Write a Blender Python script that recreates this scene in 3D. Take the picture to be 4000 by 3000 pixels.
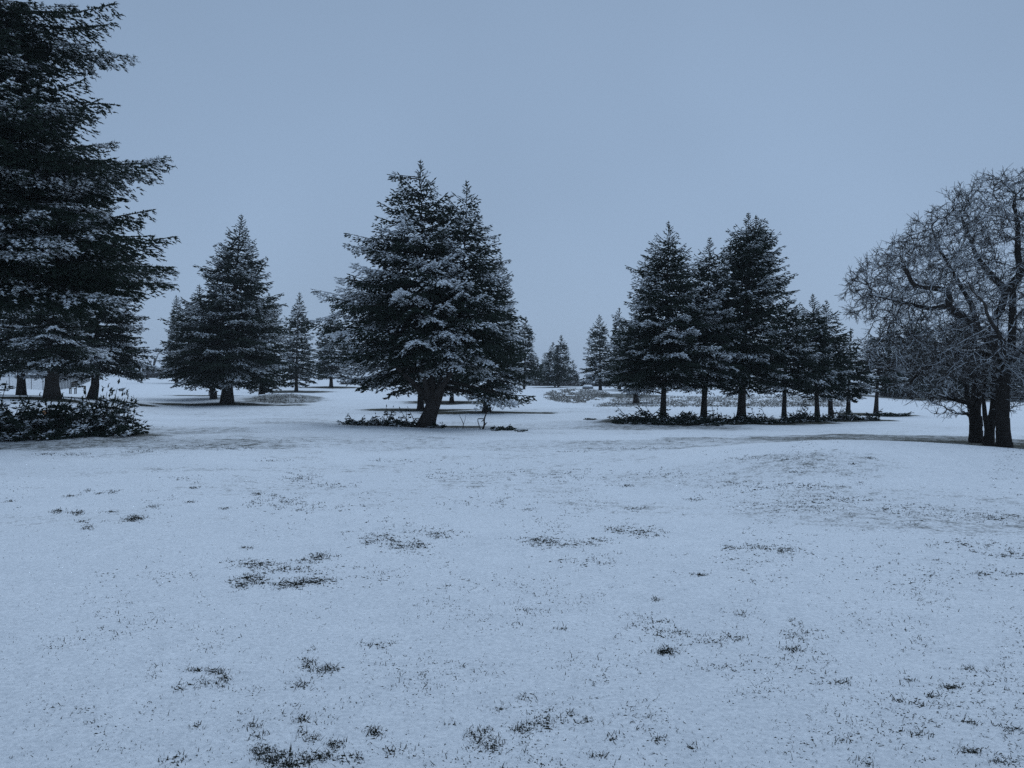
import bpy, math, random
import numpy as np
from mathutils import Vector, noise as mnoise

for o in list(bpy.data.objects):
    bpy.data.objects.remove(o)
SC = bpy.context.scene
COL = SC.collection
RNG = np.random.default_rng(7)
R = math.radians

# ------------------------------------------------------------------ camera, sky, sun, exposure
EYE = 1.6
F = 3000.0                       # focal length in pixels of the 4000 px wide photograph
cam_d = bpy.data.cameras.new('camera')
cam_d.sensor_width = 36.0
cam_d.lens = 36.0 * F / 4000.0
cam_d.clip_end = 2000.0
cam = bpy.data.objects.new('camera', cam_d)
cam.location = (0, 0, EYE)
cam.rotation_euler = (R(90), 0, 0)
COL.objects.link(cam)
SC.camera = cam

world = bpy.data.worlds.new('World')
SC.world = world
world.use_nodes = True
wn, wl = world.node_tree.nodes, world.node_tree.links
wn.clear()
w_out = wn.new('ShaderNodeOutputWorld')
w_bg = wn.new('ShaderNodeBackground')
w_sky = wn.new('ShaderNodeTexSky')
w_sky.sky_type = 'NISHITA'
w_sky.sun_disc = False
w_sky.sun_elevation = R(62)
w_sky.sun_rotation = R(20)
w_sky.air_density = 1.0
w_sky.dust_density = 2.0
w_tc = wn.new('ShaderNodeTexCoord')
w_sep = wn.new('ShaderNodeSeparateXYZ')
w_ramp = wn.new('ShaderNodeValToRGB')        # the cloud deck: a little brighter towards the horizon
w_ramp.color_ramp.elements[0].position = 0.0
w_ramp.color_ramp.elements[0].color = (3.18, 4.38, 6.15, 1)
w_ramp.color_ramp.elements[1].position = 0.75
w_ramp.color_ramp.elements[1].color = (1.88, 2.72, 4.00, 1)
_e = w_ramp.color_ramp.elements.new(0.28)
_e.color = (2.70, 3.80, 5.42, 1)
w_noise = wn.new('ShaderNodeTexNoise')
w_noise.inputs['Scale'].default_value = 1.3
w_noise.inputs['Detail'].default_value = 3
w_nm = wn.new('ShaderNodeMapRange')
w_nm.inputs[1].default_value = 0.3
w_nm.inputs[2].default_value = 0.7
w_nm.inputs[3].default_value = 0.88
w_nm.inputs[4].default_value = 1.10
w_mul = wn.new('ShaderNodeVectorMath')
w_mul.operation = 'SCALE'
w_mix = wn.new('ShaderNodeMix')
w_mix.data_type = 'RGBA'
w_mix.inputs[0].default_value = 0.94
wl.new(w_tc.outputs['Generated'], w_sep.inputs[0])
wl.new(w_tc.outputs['Generated'], w_noise.inputs['Vector'])
wl.new(w_sep.outputs['Z'], w_ramp.inputs[0])
wl.new(w_noise.outputs[0], w_nm.inputs[0])
wl.new(w_ramp.outputs[0], w_mul.inputs[0])
wl.new(w_nm.outputs[0], w_mul.inputs['Scale'])
wl.new(w_sky.outputs[0], w_mix.inputs[6])
wl.new(w_mul.outputs[0], w_mix.inputs[7])
wl.new(w_mix.outputs[2], w_bg.inputs[0])
w_bg.inputs[1].default_value = 0.10
wl.new(w_bg.outputs[0], w_out.inputs[0])

sun_d = bpy.data.lights.new('sun', 'SUN')
sun_d.energy = 1.5
sun_d.angle = R(60)
sun_d.color = (0.66, 0.81, 1.0)
sun = bpy.data.objects.new('sun', sun_d)
sun.rotation_euler = (R(28), 0, R(160))
COL.objects.link(sun)

SC.view_settings.view_transform = 'Standard'
SC.view_settings.look = 'None'
SC.view_settings.gamma = 1.0
SC.view_settings.exposure = 0.0
SC.view_settings.use_curve_mapping = False
SC.render.engine = 'CYCLES'
SC.cycles.use_denoising = False
SC.cycles.max_bounces = 5
SC.cycles.diffuse_bounces = 2
SC.cycles.volume_bounces = 0
SC.cycles.transparent_max_bounces = 6
SC.render.filter_size = 0.9


# ------------------------------------------------------------------ helpers
def tag(o, label=None, cat=None, group=None, kind=None):
    if label: o['label'] = label
    if cat: o['category'] = cat
    if group: o['group'] = group
    if kind: o['kind'] = kind
    return o


def mesh_np(name, V, T, mat=None, attr=None, smooth=False):
    """one mesh from vertex and triangle (or quad) arrays"""
    V = np.asarray(V, np.float32)
    T = np.asarray(T, np.int32)
    n, k = T.shape
    me = bpy.data.meshes.new(name)
    me.vertices.add(len(V))
    me.vertices.foreach_set('co', V.ravel())
    me.loops.add(n * k)
    me.loops.foreach_set('vertex_index', T.ravel())
    me.polygons.add(n)
    me.polygons.foreach_set('loop_start', np.arange(0, n * k, k, dtype=np.int32))
    me.polygons.foreach_set('loop_total', np.full(n, k, np.int32))
    if smooth:
        me.polygons.foreach_set('use_smooth', np.ones(n, bool))
    me.update(calc_edges=True)
    for an, av in (attr or {}).items():
        a = me.attributes.new(an, 'FLOAT', 'POINT')
        a.data.foreach_set('value', np.asarray(av, np.float32))
    if mat: me.materials.append(mat)
    return me


def link(name, me, parent=None, loc=None, rot=None):
    o = bpy.data.objects.new(name, me)
    COL.objects.link(o)
    if parent is not None: o.parent = parent
    if loc is not None: o.location = loc
    if rot is not None: o.rotation_euler = rot
    return o


class Geo:
    """collects boxes, tubes and prisms (quads and triangles kept as triangles)"""
    def __init__(self):
        self.V, self.T, self.n = [], [], 0

    def add(self, V, T):
        V = np.asarray(V, float).reshape(-1, 3)
        T = np.asarray(T, int).reshape(-1, 3)
        self.V.append(V); self.T.append(T + self.n); self.n += len(V)
        return self

    def box(self, c, s, rz=0.0, rx=0.0):
        sx, sy, sz = s[0] / 2, s[1] / 2, s[2] / 2
        v = np.array([(x, y, z) for x in (-sx, sx) for y in (-sy, sy) for z in (-sz, sz)])
        if rx:
            c_, s_ = math.cos(rx), math.sin(rx)
            v = v @ np.array([[1, 0, 0], [0, c_, s_], [0, -s_, c_]])
        if rz:
            c_, s_ = math.cos(rz), math.sin(rz)
            v = v @ np.array([[c_, s_, 0], [-s_, c_, 0], [0, 0, 1]])
        q = [(0, 1, 3, 2), (4, 6, 7, 5), (0, 4, 5, 1), (2, 3, 7, 6), (0, 2, 6, 4), (1, 5, 7, 3)]
        t = []
        for a, b, c2, d in q: t += [(a, b, c2), (a, c2, d)]
        return self.add(v + np.array(c), t)

    def tube(self, P, r, k=8, seed=None, rough=0.0):
        P = np.asarray(P, float)
        r = np.broadcast_to(np.asarray(r, float), (len(P),))
        D = np.gradient(P, axis=0)
        D /= np.linalg.norm(D, axis=1)[:, None] + 1e-9
        up = np.array([0.13, 0.21, 1.0]) if abs(D[0][2]) < 0.8 else np.array([1.0, 0.17, 0.05])
        A = np.cross(D, up); A /= np.linalg.norm(A, axis=1)[:, None] + 1e-9
        B = np.cross(D, A)
        th = np.arange(k) * 2 * math.pi / k
        ring = A[:, None] * np.cos(th)[None, :, None] + B[:, None] * np.sin(th)[None, :, None]
        rr = np.repeat(r[:, None], k, 1)
        if rough:
            g = np.random.default_rng(seed or 1)
            rid = 1 + rough * g.normal(size=(1, k)) + rough * .6 * g.normal(size=(len(P), k))
            rr = rr * rid
        V = P[:, None] + ring * rr[:, :, None]
        n = len(P)
        T = []
        i = np.arange(n - 1)[:, None] * k
        j = np.arange(k)[None]
        a = (i + j).ravel(); b = (i + (j + 1) % k).ravel()
        T = np.concatenate([np.stack([a, b, b + k], 1), np.stack([a, b + k, a + k], 1)])
        V = V.reshape(-1, 3)
        caps = []
        V = np.vstack([V, P[0], P[-1]])
        c0, c1 = n * k, n * k + 1
        for q in range(k):
            caps.append((c0, (q + 1) % k, q))
            caps.append((c1, (n - 1) * k + q, (n - 1) * k + (q + 1) % k))
        return self.add(V, np.vstack([T, caps]))

    def poly(self, pts, thick, axis=1):
        """flat outline in xz extruded along y"""
        n = len(pts)
        v = [(p[0], -thick / 2, p[1]) for p in pts] + [(p[0], thick / 2, p[1]) for p in pts]
        t = []
        for i in range(1, n - 1): t += [(0, i, i + 1), (n, n + i + 1, n + i)]
        for i in range(n):
            j = (i + 1) % n
            t += [(i, i + n, j + n), (i, j + n, j)]
        return self.add(v, t)

    def build(self, name, mat, parent=None, loc=None, rot=None, smooth=False):
        return link(name, mesh_np(name, np.vstack(self.V), np.vstack(self.T), mat, smooth=smooth), parent, loc, rot)


def empty(name, loc, rz=0.0):
    o = bpy.data.objects.new(name, None)
    o.empty_display_size = 0.3
    o.location = loc
    o.rotation_euler = (0, 0, rz)
    COL.objects.link(o)
    return o


def nodes(name):
    m = bpy.data.materials.new(name)
    m.use_nodes = True
    n = m.node_tree.nodes
    l = m.node_tree.links
    b = n['Principled BSDF']
    b.inputs['Specular IOR Level'].default_value = 0.06
    return m, n, l, b


def snow_mat(name, col, col2, thr=0.35, rough=0.9, use_attr=True, scale=9.0, snow=(0.80, 0.83, 0.86), big=0.55, nz=0.35):
    """a surface with snow lying on what faces up; the attribute 'snow' says how much of it caught any"""
    m, n, l, b = nodes(name)
    geo = n.new('ShaderNodeNewGeometry')
    sep = n.new('ShaderNodeSeparateXYZ'); l.new(geo.outputs['True Normal'], sep.inputs[0])
    tn = n.new('ShaderNodeTexNoise'); tn.inputs['Scale'].default_value = scale; tn.inputs['Detail'].default_value = 2
    l.new(geo.outputs['Position'], tn.inputs['Vector'])
    tb = n.new('ShaderNodeTexNoise'); tb.inputs['Scale'].default_value = big; tb.inputs['Detail'].default_value = 1
    l.new(geo.outputs['Position'], tb.inputs['Vector'])
    a1 = n.new('ShaderNodeMath'); a1.operation = 'MULTIPLY_ADD'; a1.inputs[1].default_value = nz; a1.inputs[2].default_value = -nz / 2
    l.new(tn.outputs[0], a1.inputs[0])
    a2 = n.new('ShaderNodeMath'); a2.operation = 'ADD'; l.new(sep.outputs['Z'], a2.inputs[0]); l.new(a1.outputs[0], a2.inputs[1])
    a2b = n.new('ShaderNodeMath'); a2b.operation = 'MULTIPLY_ADD'; a2b.inputs[1].default_value = 0.7; a2b.inputs[2].default_value = -0.35
    l.new(tb.outputs[0], a2b.inputs[0])
    a2c = n.new('ShaderNodeMath'); a2c.operation = 'ADD'; l.new(a2.outputs[0], a2c.inputs[0]); l.new(a2b.outputs[0], a2c.inputs[1])
    last = a2c
    if use_attr:
        at = n.new('ShaderNodeAttribute'); at.attribute_name = 'snow'
        a3 = n.new('ShaderNodeMath'); a3.operation = 'MULTIPLY_ADD'; a3.inputs[1].default_value = 1.9; a3.inputs[2].default_value = -1.0
        l.new(at.outputs['Fac'], a3.inputs[0])
        a4 = n.new('ShaderNodeMath'); a4.operation = 'ADD'; l.new(a2c.outputs[0], a4.inputs[0]); l.new(a3.outputs[0], a4.inputs[1])
        last = a4
    mr = n.new('ShaderNodeMapRange'); mr.inputs[1].default_value = thr; mr.inputs[2].default_value = thr + 0.15
    mr.interpolation_type = 'SMOOTHSTEP'
    l.new(last.outputs[0], mr.inputs[0])
    cm = n.new('ShaderNodeMix'); cm.data_type = 'RGBA'
    cm.inputs[6].default_value = (*col, 1); cm.inputs[7].default_value = (*col2, 1)
    tv = n.new('ShaderNodeTexNoise'); tv.inputs['Scale'].default_value = scale * .6
    l.new(geo.outputs['Position'], tv.inputs['Vector']); l.new(tv.outputs[0], cm.inputs[0])
    mx = n.new('ShaderNodeMix'); mx.data_type = 'RGBA'
    l.new(mr.outputs[0], mx.inputs[0]); l.new(cm.outputs[2], mx.inputs[6]); mx.inputs[7].default_value = (*snow, 1)
    l.new(mx.outputs[2], b.inputs['Base Color'])
    b.inputs['Roughness'].default_value = rough
    return m


def plain(name, col, rough=0.7, metal=0.0, var=0.25, scale=6.0, bump=0.0):
    m, n, l, b = nodes(name)
    tc = n.new('ShaderNodeNewGeometry')
    tn = n.new('ShaderNodeTexNoise'); tn.inputs['Scale'].default_value = scale; tn.inputs['Detail'].default_value = 5
    l.new(tc.outputs['Position'], tn.inputs['Vector'])
    cm = n.new('ShaderNodeMix'); cm.data_type = 'RGBA'
    cm.inputs[6].default_value = (*[c * (1 - var) for c in col], 1)
    cm.inputs[7].default_value = (*[min(1, c * (1 + var)) for c in col], 1)
    l.new(tn.outputs[0], cm.inputs[0]); l.new(cm.outputs[2], b.inputs['Base Color'])
    b.inputs['Roughness'].default_value = rough
    b.inputs['Metallic'].default_value = metal
    if bump:
        bp = n.new('ShaderNodeBump'); bp.inputs['Strength'].default_value = bump; bp.inputs['Distance'].default_value = 0.05
        l.new(tn.outputs[0], bp.inputs['Height']); l.new(bp.outputs[0], b.inputs['Normal'])
    return m


M_needle = snow_mat('spruce_needles', (0.014, 0.022, 0.016), (0.028, 0.042, 0.030), thr=0.42)
M_bark = snow_mat('spruce_bark', (0.028, 0.024, 0.021), (0.065, 0.056, 0.050), thr=0.62, use_attr=False, scale=14)
M_branch = snow_mat('bare_branch_wood', (0.026, 0.022, 0.019), (0.05, 0.044, 0.038), thr=1.05, use_attr=False, scale=14)
M_oak = snow_mat('oak_bark', (0.022, 0.019, 0.017), (0.045, 0.040, 0.036), thr=0.60, use_attr=False, scale=7, big=1.4, nz=.9)
M_twig = snow_mat('frosted_twigs', (0.034, 0.03, 0.027), (0.07, 0.062, 0.056), thr=0.25, use_attr=False, scale=12, big=1.2, nz=0.9, snow=(0.62, 0.66, 0.70))
M_wood = snow_mat('weathered_wood', (0.05, 0.04, 0.034), (0.09, 0.075, 0.06), thr=0.8, use_attr=False, scale=20)
M_metal = plain('galvanised_steel', (0.16, 0.165, 0.17), 0.5, 0.3)
M_wall = plain('painted_siding', (0.13, 0.125, 0.125), 0.8)
M_roofsnow = plain('roof_snow', (0.78, 0.81, 0.84), 0.9, var=0.05)
M_glass = plain('dark_window', (0.03, 0.035, 0.04), 0.2, var=0.1)
M_cut = plain('fresh_cut_wood', (0.42, 0.20, 0.08), 0.7, scale=30)
M_white = plain('white_paint', (0.75, 0.76, 0.76), 0.6, var=0.05)
M_signface = plain('sign_board', (0.10, 0.085, 0.07), 0.7, var=0.2)
M_grass = plain('winter_grass', (0.020, 0.023, 0.018), 0.9, var=0.5, scale=9)
M_rough = plain('dry_rough_grass', (0.21, 0.20, 0.18), 0.9, var=0.45, scale=5)


# ------------------------------------------------------------------ the ground
def at(px, py, Y):
    """photograph pixel and distance -> point of the place"""
    return ((px - 2000.0) / F * Y, Y, EYE - (py - 1500.0) / F * Y)


CP = []
for a in (-0.62, -0.35, 0.0, 0.3, 0.55):
    for y in (1.0, 2.5, 5.0, 8.5):
        CP.append((a * y, y, 0.0))
CP += [(-7.0, 12, .05), (-3.5, 12, .0), (0, 12, -.02), (3.0, 12, 0.0), (5.5, 12, .16), (7.8, 12, .20)]
for t in [(0, 1788, 15), (450, 1788, 15), (900, 1784, 15.3), (1400, 1780, 17), (2000, 1785, 17),
          (0, 1735, 18), (300, 1690, 20.5), (600, 1692, 23), (-300, 1680, 21),
          (600, 1650, 30), (600, 1600, 42), (365, 1558, 45), (205, 1558, 38), (83, 1545, 44), (0, 1590, 32),
          (0, 1512, 75), (250, 1525, 70), (350, 1510, 90), (500, 1483, 120), (600, 1478, 140), (600, 1478, 260), (100, 1480, 120), (-300, 1480, 160),
          (890, 1577, 50), (1150, 1582, 50), (720, 1578, 51), (900, 1640, 31), (1200, 1640, 31),
          (837, 1545, 62), (1020, 1545, 64), (1157, 1530, 80), (1293, 1510, 100), (800, 1492, 130), (1100, 1495, 140), (1250, 1488, 150),
          (1090, 1537, 60), (1080, 1576, 53), (1220, 1565, 56), (1400, 1540, 75),
          (1350, 1664, 28), (1500, 1668, 27.5), (1665, 1677, 27.5), (1850, 1682, 27), (2000, 1683, 27),
          (1500, 1652, 34), (1665, 1645, 36), (1850, 1640, 36), (2050, 1640, 36),
          (1645, 1602, 45), (1500, 1600, 45), (1900, 1610, 42), (1990, 1612, 42), (1765, 1572, 55),
          (1550, 1520, 95), (1800, 1520, 95), (2045, 1525, 95), (2150, 1514, 115), (2250, 1511, 118), (2300, 1508, 170),
          (2240, 1518, 78), (2240, 1571, 62), (2120, 1560, 62), (2390, 1560, 66), (2345, 1527, 84), (2470, 1520, 92),
          (2300, 1600, 46), (2300, 1660, 31), (2400, 1592, 50), (2700, 1592, 50), (3100, 1585, 53), (2700, 1552, 66), (3100, 1556, 66),
          (2800, 1520, 110), (3200, 1525, 110), (2590, 1642, 33.5), (2748, 1645, 34), (2895, 1646, 34.5), (3062, 1646, 35.5),
          (3193, 1640, 37), (3245, 1641, 38), (3313, 1636, 39.5), (3420, 1622, 46), (3520, 1622, 46),
          (2450, 1692, 25.5), (2750, 1698, 25), (3000, 1706, 24.5), (2450, 1672, 29), (2750, 1668, 30), (3000, 1668, 30),
          (2800, 1768, 15.8), (3000, 1742, 15.6), (3150, 1727, 15.4), (3350, 1724, 15.4), (3500, 1729, 15.2), (3750, 1741, 15), (4000, 1757, 14.7), (4300, 1775, 14.5),
          (3150, 1730, 19.5), (3350, 1728, 19.5), (3500, 1730, 19.5), (3780, 1735, 20), (3923, 1762, 18.5), (4000, 1765, 18.5), (4300, 1770, 18.5),
          (3300, 1700, 24.5), (3600, 1705, 24.5), (3900, 1700, 25), (3600, 1650, 36), (3900, 1650, 36), (3600, 1563, 90), (3900, 1566, 90), (3600, 1535, 130), (3900, 1535, 130)]:
    CP.append(at(*t))
for a in (-0.75, -0.4, 0, 0.4, 0.75):
    CP.append((a * 400, 400, 2.6 if a < 0 else 1.8))
CP = np.array(CP)


def uv_of(x, y):
    d = np.hypot(x, y)
    return np.stack([np.arctan2(x, y) * 3.2, np.log(np.maximum(d, 0.5)) * 1.7], -1)


def tps_k(d2):
    return 0.5 * d2 * np.log(d2 + 1e-12)


_cu = uv_of(CP[:, 0], CP[:, 1])
_n = len(_cu)
_K = tps_k(((_cu[:, None] - _cu[None]) ** 2).sum(-1)) + np.eye(_n) * 2e-4
_P = np.hstack([np.ones((_n, 1)), _cu])
_A = np.block([[_K, _P], [_P.T, np.zeros((3, 3))]])
_W = np.linalg.solve(_A, np.concatenate([CP[:, 2], np.zeros(3)]))

# tabulated on a fan of angle and distance, then read by bilinear lookup
G_ANG = np.linspace(-0.80, 0.80, 321)
G_LD = np.linspace(math.log(0.8), math.log(420), 330)
_ga, _gl = np.meshgrid(G_ANG, G_LD, indexing='ij')
_q = np.stack([_ga.ravel() * 3.2, _gl.ravel() * 1.7], -1)
_z = np.empty(len(_q))
for i in range(0, len(_q), 20000):
    qq = _q[i:i + 20000]
    _z[i:i + 20000] = tps_k(((qq[:, None] - _cu[None]) ** 2).sum(-1)) @ _W[:_n] + _W[_n] + qq @ _W[_n + 1:]
G_Z = _z.reshape(_ga.shape)
G_MEAN = G_Z.mean(0)


def vnoise(x, y, seed=0):
    """smooth value noise, vectorised"""
    xi, yi = np.floor(x).astype(np.int64), np.floor(y).astype(np.int64)
    fx, fy = x - xi, y - yi
    fx = fx * fx * (3 - 2 * fx); fy = fy * fy * (3 - 2 * fy)
    def h(a, b):
        n = (a * 374761393 + b * 668265263 + seed * 1274126177) & 0x7fffffff
        n = ((n ^ (n >> 13)) * 1103515245 + 12345) & 0x7fffffff
        n = ((n ^ (n >> 15)) * 668265263) & 0x7fffffff
        return (n & 0xffff) / 65535.0
    return (h(xi, yi) * (1 - fx) + h(xi + 1, yi) * fx) * (1 - fy) + (h(xi, yi + 1) * (1 - fx) + h(xi + 1, yi + 1) * fx) * fy


def fbm(x, y, oct=3, seed=0):
    s, a, t = 0, 1.0, 0
    for k in range(oct):
        s = s + a * vnoise(x * 2 ** k + 17.3 * k, y * 2 ** k - 9.1 * k, seed + k); t += a; a *= .5
    return s / t


def ground(x, y):
    x = np.asarray(x, float); y = np.asarray(y, float)
    ang = np.arctan2(x, y); ld = np.log(np.clip(np.hypot(x, y), 0.81, 419))
    fa = (np.clip(ang, -0.799, 0.799) - G_ANG[0]) / (G_ANG[1] - G_ANG[0])
    fl = (ld - G_LD[0]) / (G_LD[1] - G_LD[0])
    ia, il = fa.astype(int), fl.astype(int)
    ia = np.minimum(ia, len(G_ANG) - 2); il = np.minimum(il, len(G_LD) - 2)
    ua, ul = fa - ia, fl - il
    z = (G_Z[ia, il] * (1 - ua) + G_Z[ia + 1, il] * ua) * (1 - ul) + (G_Z[ia, il + 1] * (1 - ua) + G_Z[ia + 1, il + 1] * ua) * ul
    zm = G_MEAN[il] * (1 - ul) + G_MEAN[il + 1] * ul
    w = np.clip((np.abs(ang) - 0.75) / 0.8, 0, 1)
    z = z * (1 - w) + zm * w
    d = np.hypot(x, y)
    z = z + (fbm(x * .5, y * .5, 3, 5) - .5) * 0.07 * np.clip(d / 6, .25, 1) + (fbm(x * 3, y * 3, 3, 9) - .5) * 0.012
    return z


def cast(px, py):
    """where the sight line through a pixel meets the ground"""
    px = np.atleast_1d(np.asarray(px, float)); py = np.atleast_1d(np.asarray(py, float))
    Ys = np.exp(np.linspace(math.log(2.0), math.log(250), 420))
    X = (px[:, None] - 2000) / F * Ys; Z = EYE - (py[:, None] - 1500) / F * Ys
    G = ground(X, np.broadcast_to(Ys, X.shape))
    hit = Z < G
    k = np.where(hit.any(1), hit.argmax(1), len(Ys) - 1)
    k = np.maximum(k, 1)
    i = np.arange(len(px))
    d0 = (Z - G)[i, k - 1]; d1 = (Z - G)[i, k]
    f = np.clip(d0 / (d0 - d1 + 1e-9), 0, 1)
    Y = Ys[k - 1] + (Ys[k] - Ys[k - 1]) * f
    return (px - 2000) / F * Y, Y, hit.any(1)


def gz(x, y):
    return float(ground(np.array([x]), np.array([y]))[0])


# bare ground: (px, py, Y, radius x, radius y in metres, how bare)
BARE = [(890, 1577, 50, 5.8, 2.0, .95), (837, 1550, 62, 4.6, 2.0, .8), (1020, 1550, 62, 3.6, 2.0, .75), (1157, 1530, 80, 4.4, 5.0, .8), (1293, 1512, 97, 4.2, 6.0, .8),
        (1645, 1602, 45, 3.6, 1.8, 1.0), (1900, 1610, 42, 4.0, 1.6, 1.0), (1765, 1573, 55, 4.5, 3.4, .8), (1700, 1672, 30, 2.6, 1.3, .85),
        (365, 1558, 45, 3.8, 2.2, 1.0), (205, 1558, 38, 3.0, 2.0, .9), (83, 1545, 44, 2.5, 1.6, .9), (100, 1680, 21, 5.0, 1.9, .75), (450, 1688, 22, 2.0, 0.9, .6),
        (2045, 1527, 95, 3.5, 3.5, .8), (2175, 1516, 118, 4.5, 4, .8), (2345, 1529, 84, 4.0, 3.5, .8), (2460, 1540, 70, 4.0, 3.5, .7),
        (2590, 1648, 33, 3.1, 2.8, .95), (2748, 1652, 33.5, 2.6, 2.4, .95), (2895, 1650, 34, 3.0, 2.2, .95), (3062, 1648, 35, 2.4, 2.0, .95), (3220, 1642, 37, 2.6, 2.0, .95), (3313, 1636, 39, 2.4, 1.8, .95), (3430, 1622, 46, 2.6, 2.2, .9),
        (2560, 1668, 29.5, 4.2, 2.4, .52), (3500, 1712, 22.3, 5.2, 3.6, .62), (3150, 1712, 22, 3.4, 2.4, .50), (3880, 1740, 20, 3.2, 2.6, .78), (4100, 1730, 21, 3.0, 3.2, .6), (3750, 1560, 95, 26, 5.5, .7)]
# patches where the snow is thin and the turf shows as a grey mottle
THIN = [(500, 1735, 18.5, 5.5, 2.6, .40), (700, 1690, 24, 3.2, 2.5, .34), (1100, 1740, 20, 5.0, 2.6, .28), (1500, 1720, 22, 3.5, 2.0, .26), (2100, 1745, 20, 4.0, 2.2, .28),
        (2550, 1735, 20, 3.5, 2.5, .33), (2900, 1715, 22, 3.0, 2.0, .36), (1500, 1640, 33, 6.5, 3.0, .26), (1250, 1655, 30, 4.5, 3.5, .28), (2250, 1650, 31, 4.5, 4.0, .26),
        (2900, 1830, 13, 3.0, 1.6, .28), (3350, 1960, 10, 2.6, 1.6, .26), (3750, 2010, 9, 2.2, 1.2, .28), (2200, 1850, 13.5, 4.5, 2.2, .20), (1250, 1880, 12, 2.6, 1.5, .20),
        (1100, 1556, 56, 3.4, 5, .50), (2300, 1602, 45, 6, 5, .25), (1300, 1600, 44, 8, 6, .22), (950, 1615, 38, 7, 4, .25)]


def bareness(x, y):
    b = np.zeros_like(x)
    for lst in (BARE, THIN):
        for px, py, Y, rx, ry, s in lst:
            cx = (px - 2000) / F * Y
            d = np.hypot((x - cx) / rx, (y - Y) / ry)
            if lst is THIN: s = min(s * 1.3, .6)
            d = d + (fbm(x * .9, y * .9, 3, 31) - .5) * .55
            b = np.maximum(b, s * np.clip((1.15 - d) / .45, 0, 1))
    d = np.hypot(x, y)
    clean = np.clip(1.5 - np.hypot((x - 8.6) / 5.0, (y - 14.6) / 2.6), 0, 1) * (x > 3)
    wide_ = (1 - clean) * np.clip((d - 5) / 6, 0, 1) * np.clip((60 - d) / 25, 0, 1)
    b = np.maximum(b, wide_ * np.clip(fbm(x * .35 + 3, y * .7, 3, 61) * 1.1 - .34, 0, .3))
    return b


# one sheet, finest in front of the camera, out to the far fog
A_front = np.radians(np.arange(-40, 40.01, 0.22))
A_rest = np.radians(np.arange(43, 317.1, 4.0))
A_all = np.concatenate([A_front, A_rest])
D_all = np.concatenate([[0.3], np.exp(np.arange(math.log(1.5), math.log(400), 0.0115))])
aa, dd = np.meshgrid(A_all, D_all, indexing='ij')
gx, gy = np.sin(aa) * dd, np.cos(aa) * dd
gzv = ground(gx, gy)
na, nd = aa.shape
V = np.stack([gx, gy, gzv], -1).reshape(-1, 3)
V = np.vstack([V, [[0, 0, gz(0, 0.3)]]])
ii, jj = np.meshgrid(np.arange(na), np.arange(nd - 1), indexing='ij')
a0 = ii * nd + jj; a1 = ((ii + 1) % na) * nd + jj
Q = np.stack([a0, a0 + 1, a1 + 1, a1], -1).reshape(-1, 4)
# close the hub with thin quads is needless: a small fan of triangles kept as a ring to the centre
bare_v = np.concatenate([bareness(gx, gy).ravel(), [0]])

m, n, l, b = nodes('snow_over_turf')
geo = n.new('ShaderNodeNewGeometry')
at_b = n.new('ShaderNodeAttribute'); at_b.attribute_name = 'bare'


def noise_node(scale, detail=3, vec=None):
    t = n.new('ShaderNodeTexNoise'); t.inputs['Scale'].default_value = scale; t.inputs['Detail'].default_value = detail
    l.new(vec if vec else geo.outputs['Position'], t.inputs['Vector'])
    return t


def math_node(op, a, b_=None, c=None):
    t = n.new('ShaderNodeMath'); t.operation = op
    for i, v in enumerate((a, b_, c)):
        if v is None: continue
        if isinstance(v, (int, float)): t.inputs[i].default_value = v
        else: l.new(v, t.inputs[i])
    return t.outputs[0]


n_fine = noise_node(26, 4); n_mid = noise_node(4.5, 4); n_big = noise_node(0.55, 4); n_grain = noise_node(120, 3)
n_rough = noise_node(34, 9)
n_rough.inputs['Roughness'].default_value = 0.78
n_tip = noise_node(52, 2)
# turf shows where bareness + noise passes a threshold; elsewhere only sparse specks
s1 = math_node('MULTIPLY_ADD', n_fine.outputs[0], 0.85, -0.42)
s2 = math_node('MULTIPLY_ADD', n_mid.outputs[0], 0.8, -0.40)
s3 = math_node('MULTIPLY_ADD', n_big.outputs[0], 0.5, -0.25)
ss = math_node('ADD', math_node('ADD', s1, s2), math_node('ADD', s3, at_b.outputs['Fac']))
mr = n.new('ShaderNodeMapRange'); mr.inputs[1].default_value = 0.27; mr.inputs[2].default_value = 0.80; mr.interpolation_type = 'SMOOTHSTEP'
l.new(ss, mr.inputs[0])
turf = n.new('ShaderNodeMix'); turf.data_type = 'RGBA'
turf.inputs[6].default_value = (0.030, 0.030, 0.020, 1); turf.inputs[7].default_value = (0.075, 0.075, 0.055, 1)
l.new(n_fine.outputs[0], turf.inputs[0])
snow = n.new('ShaderNodeMix'); snow.data_type = 'RGBA'
snow.inputs[6].default_value = (0.58, 0.61, 0.64, 1); snow.inputs[7].default_value = (0.90, 0.915, 0.93, 1)
sm = n.new('ShaderNodeMapRange'); sm.inputs[1].default_value = 0.30; sm.inputs[2].default_value = 0.62
l.new(math_node('ADD', math_node('MULTIPLY', n_mid.outputs[0], 0.55), math_node('MULTIPLY', n_big.outputs[0], 0.45)), sm.inputs[0])
n_dim = noise_node(13.0, 5)
dm = n.new('ShaderNodeMapRange'); dm.inputs[1].default_value = 0.56; dm.inputs[2].default_value = 0.72; dm.inputs[3].default_value = 1.0; dm.inputs[4].default_value = 0.66
l.new(n_dim.outputs[0], dm.inputs[0])
rg = n.new('ShaderNodeMapRange'); rg.inputs[1].default_value = 0.36; rg.inputs[2].default_value = 0.58
l.new(n_rough.outputs[0], rg.inputs[0])
tp_ = n.new('ShaderNodeMapRange'); tp_.inputs[1].default_value = 0.70; tp_.inputs[2].default_value = 0.76; tp_.inputs[3].default_value = 1.0; tp_.inputs[4].default_value = 0.0
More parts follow.
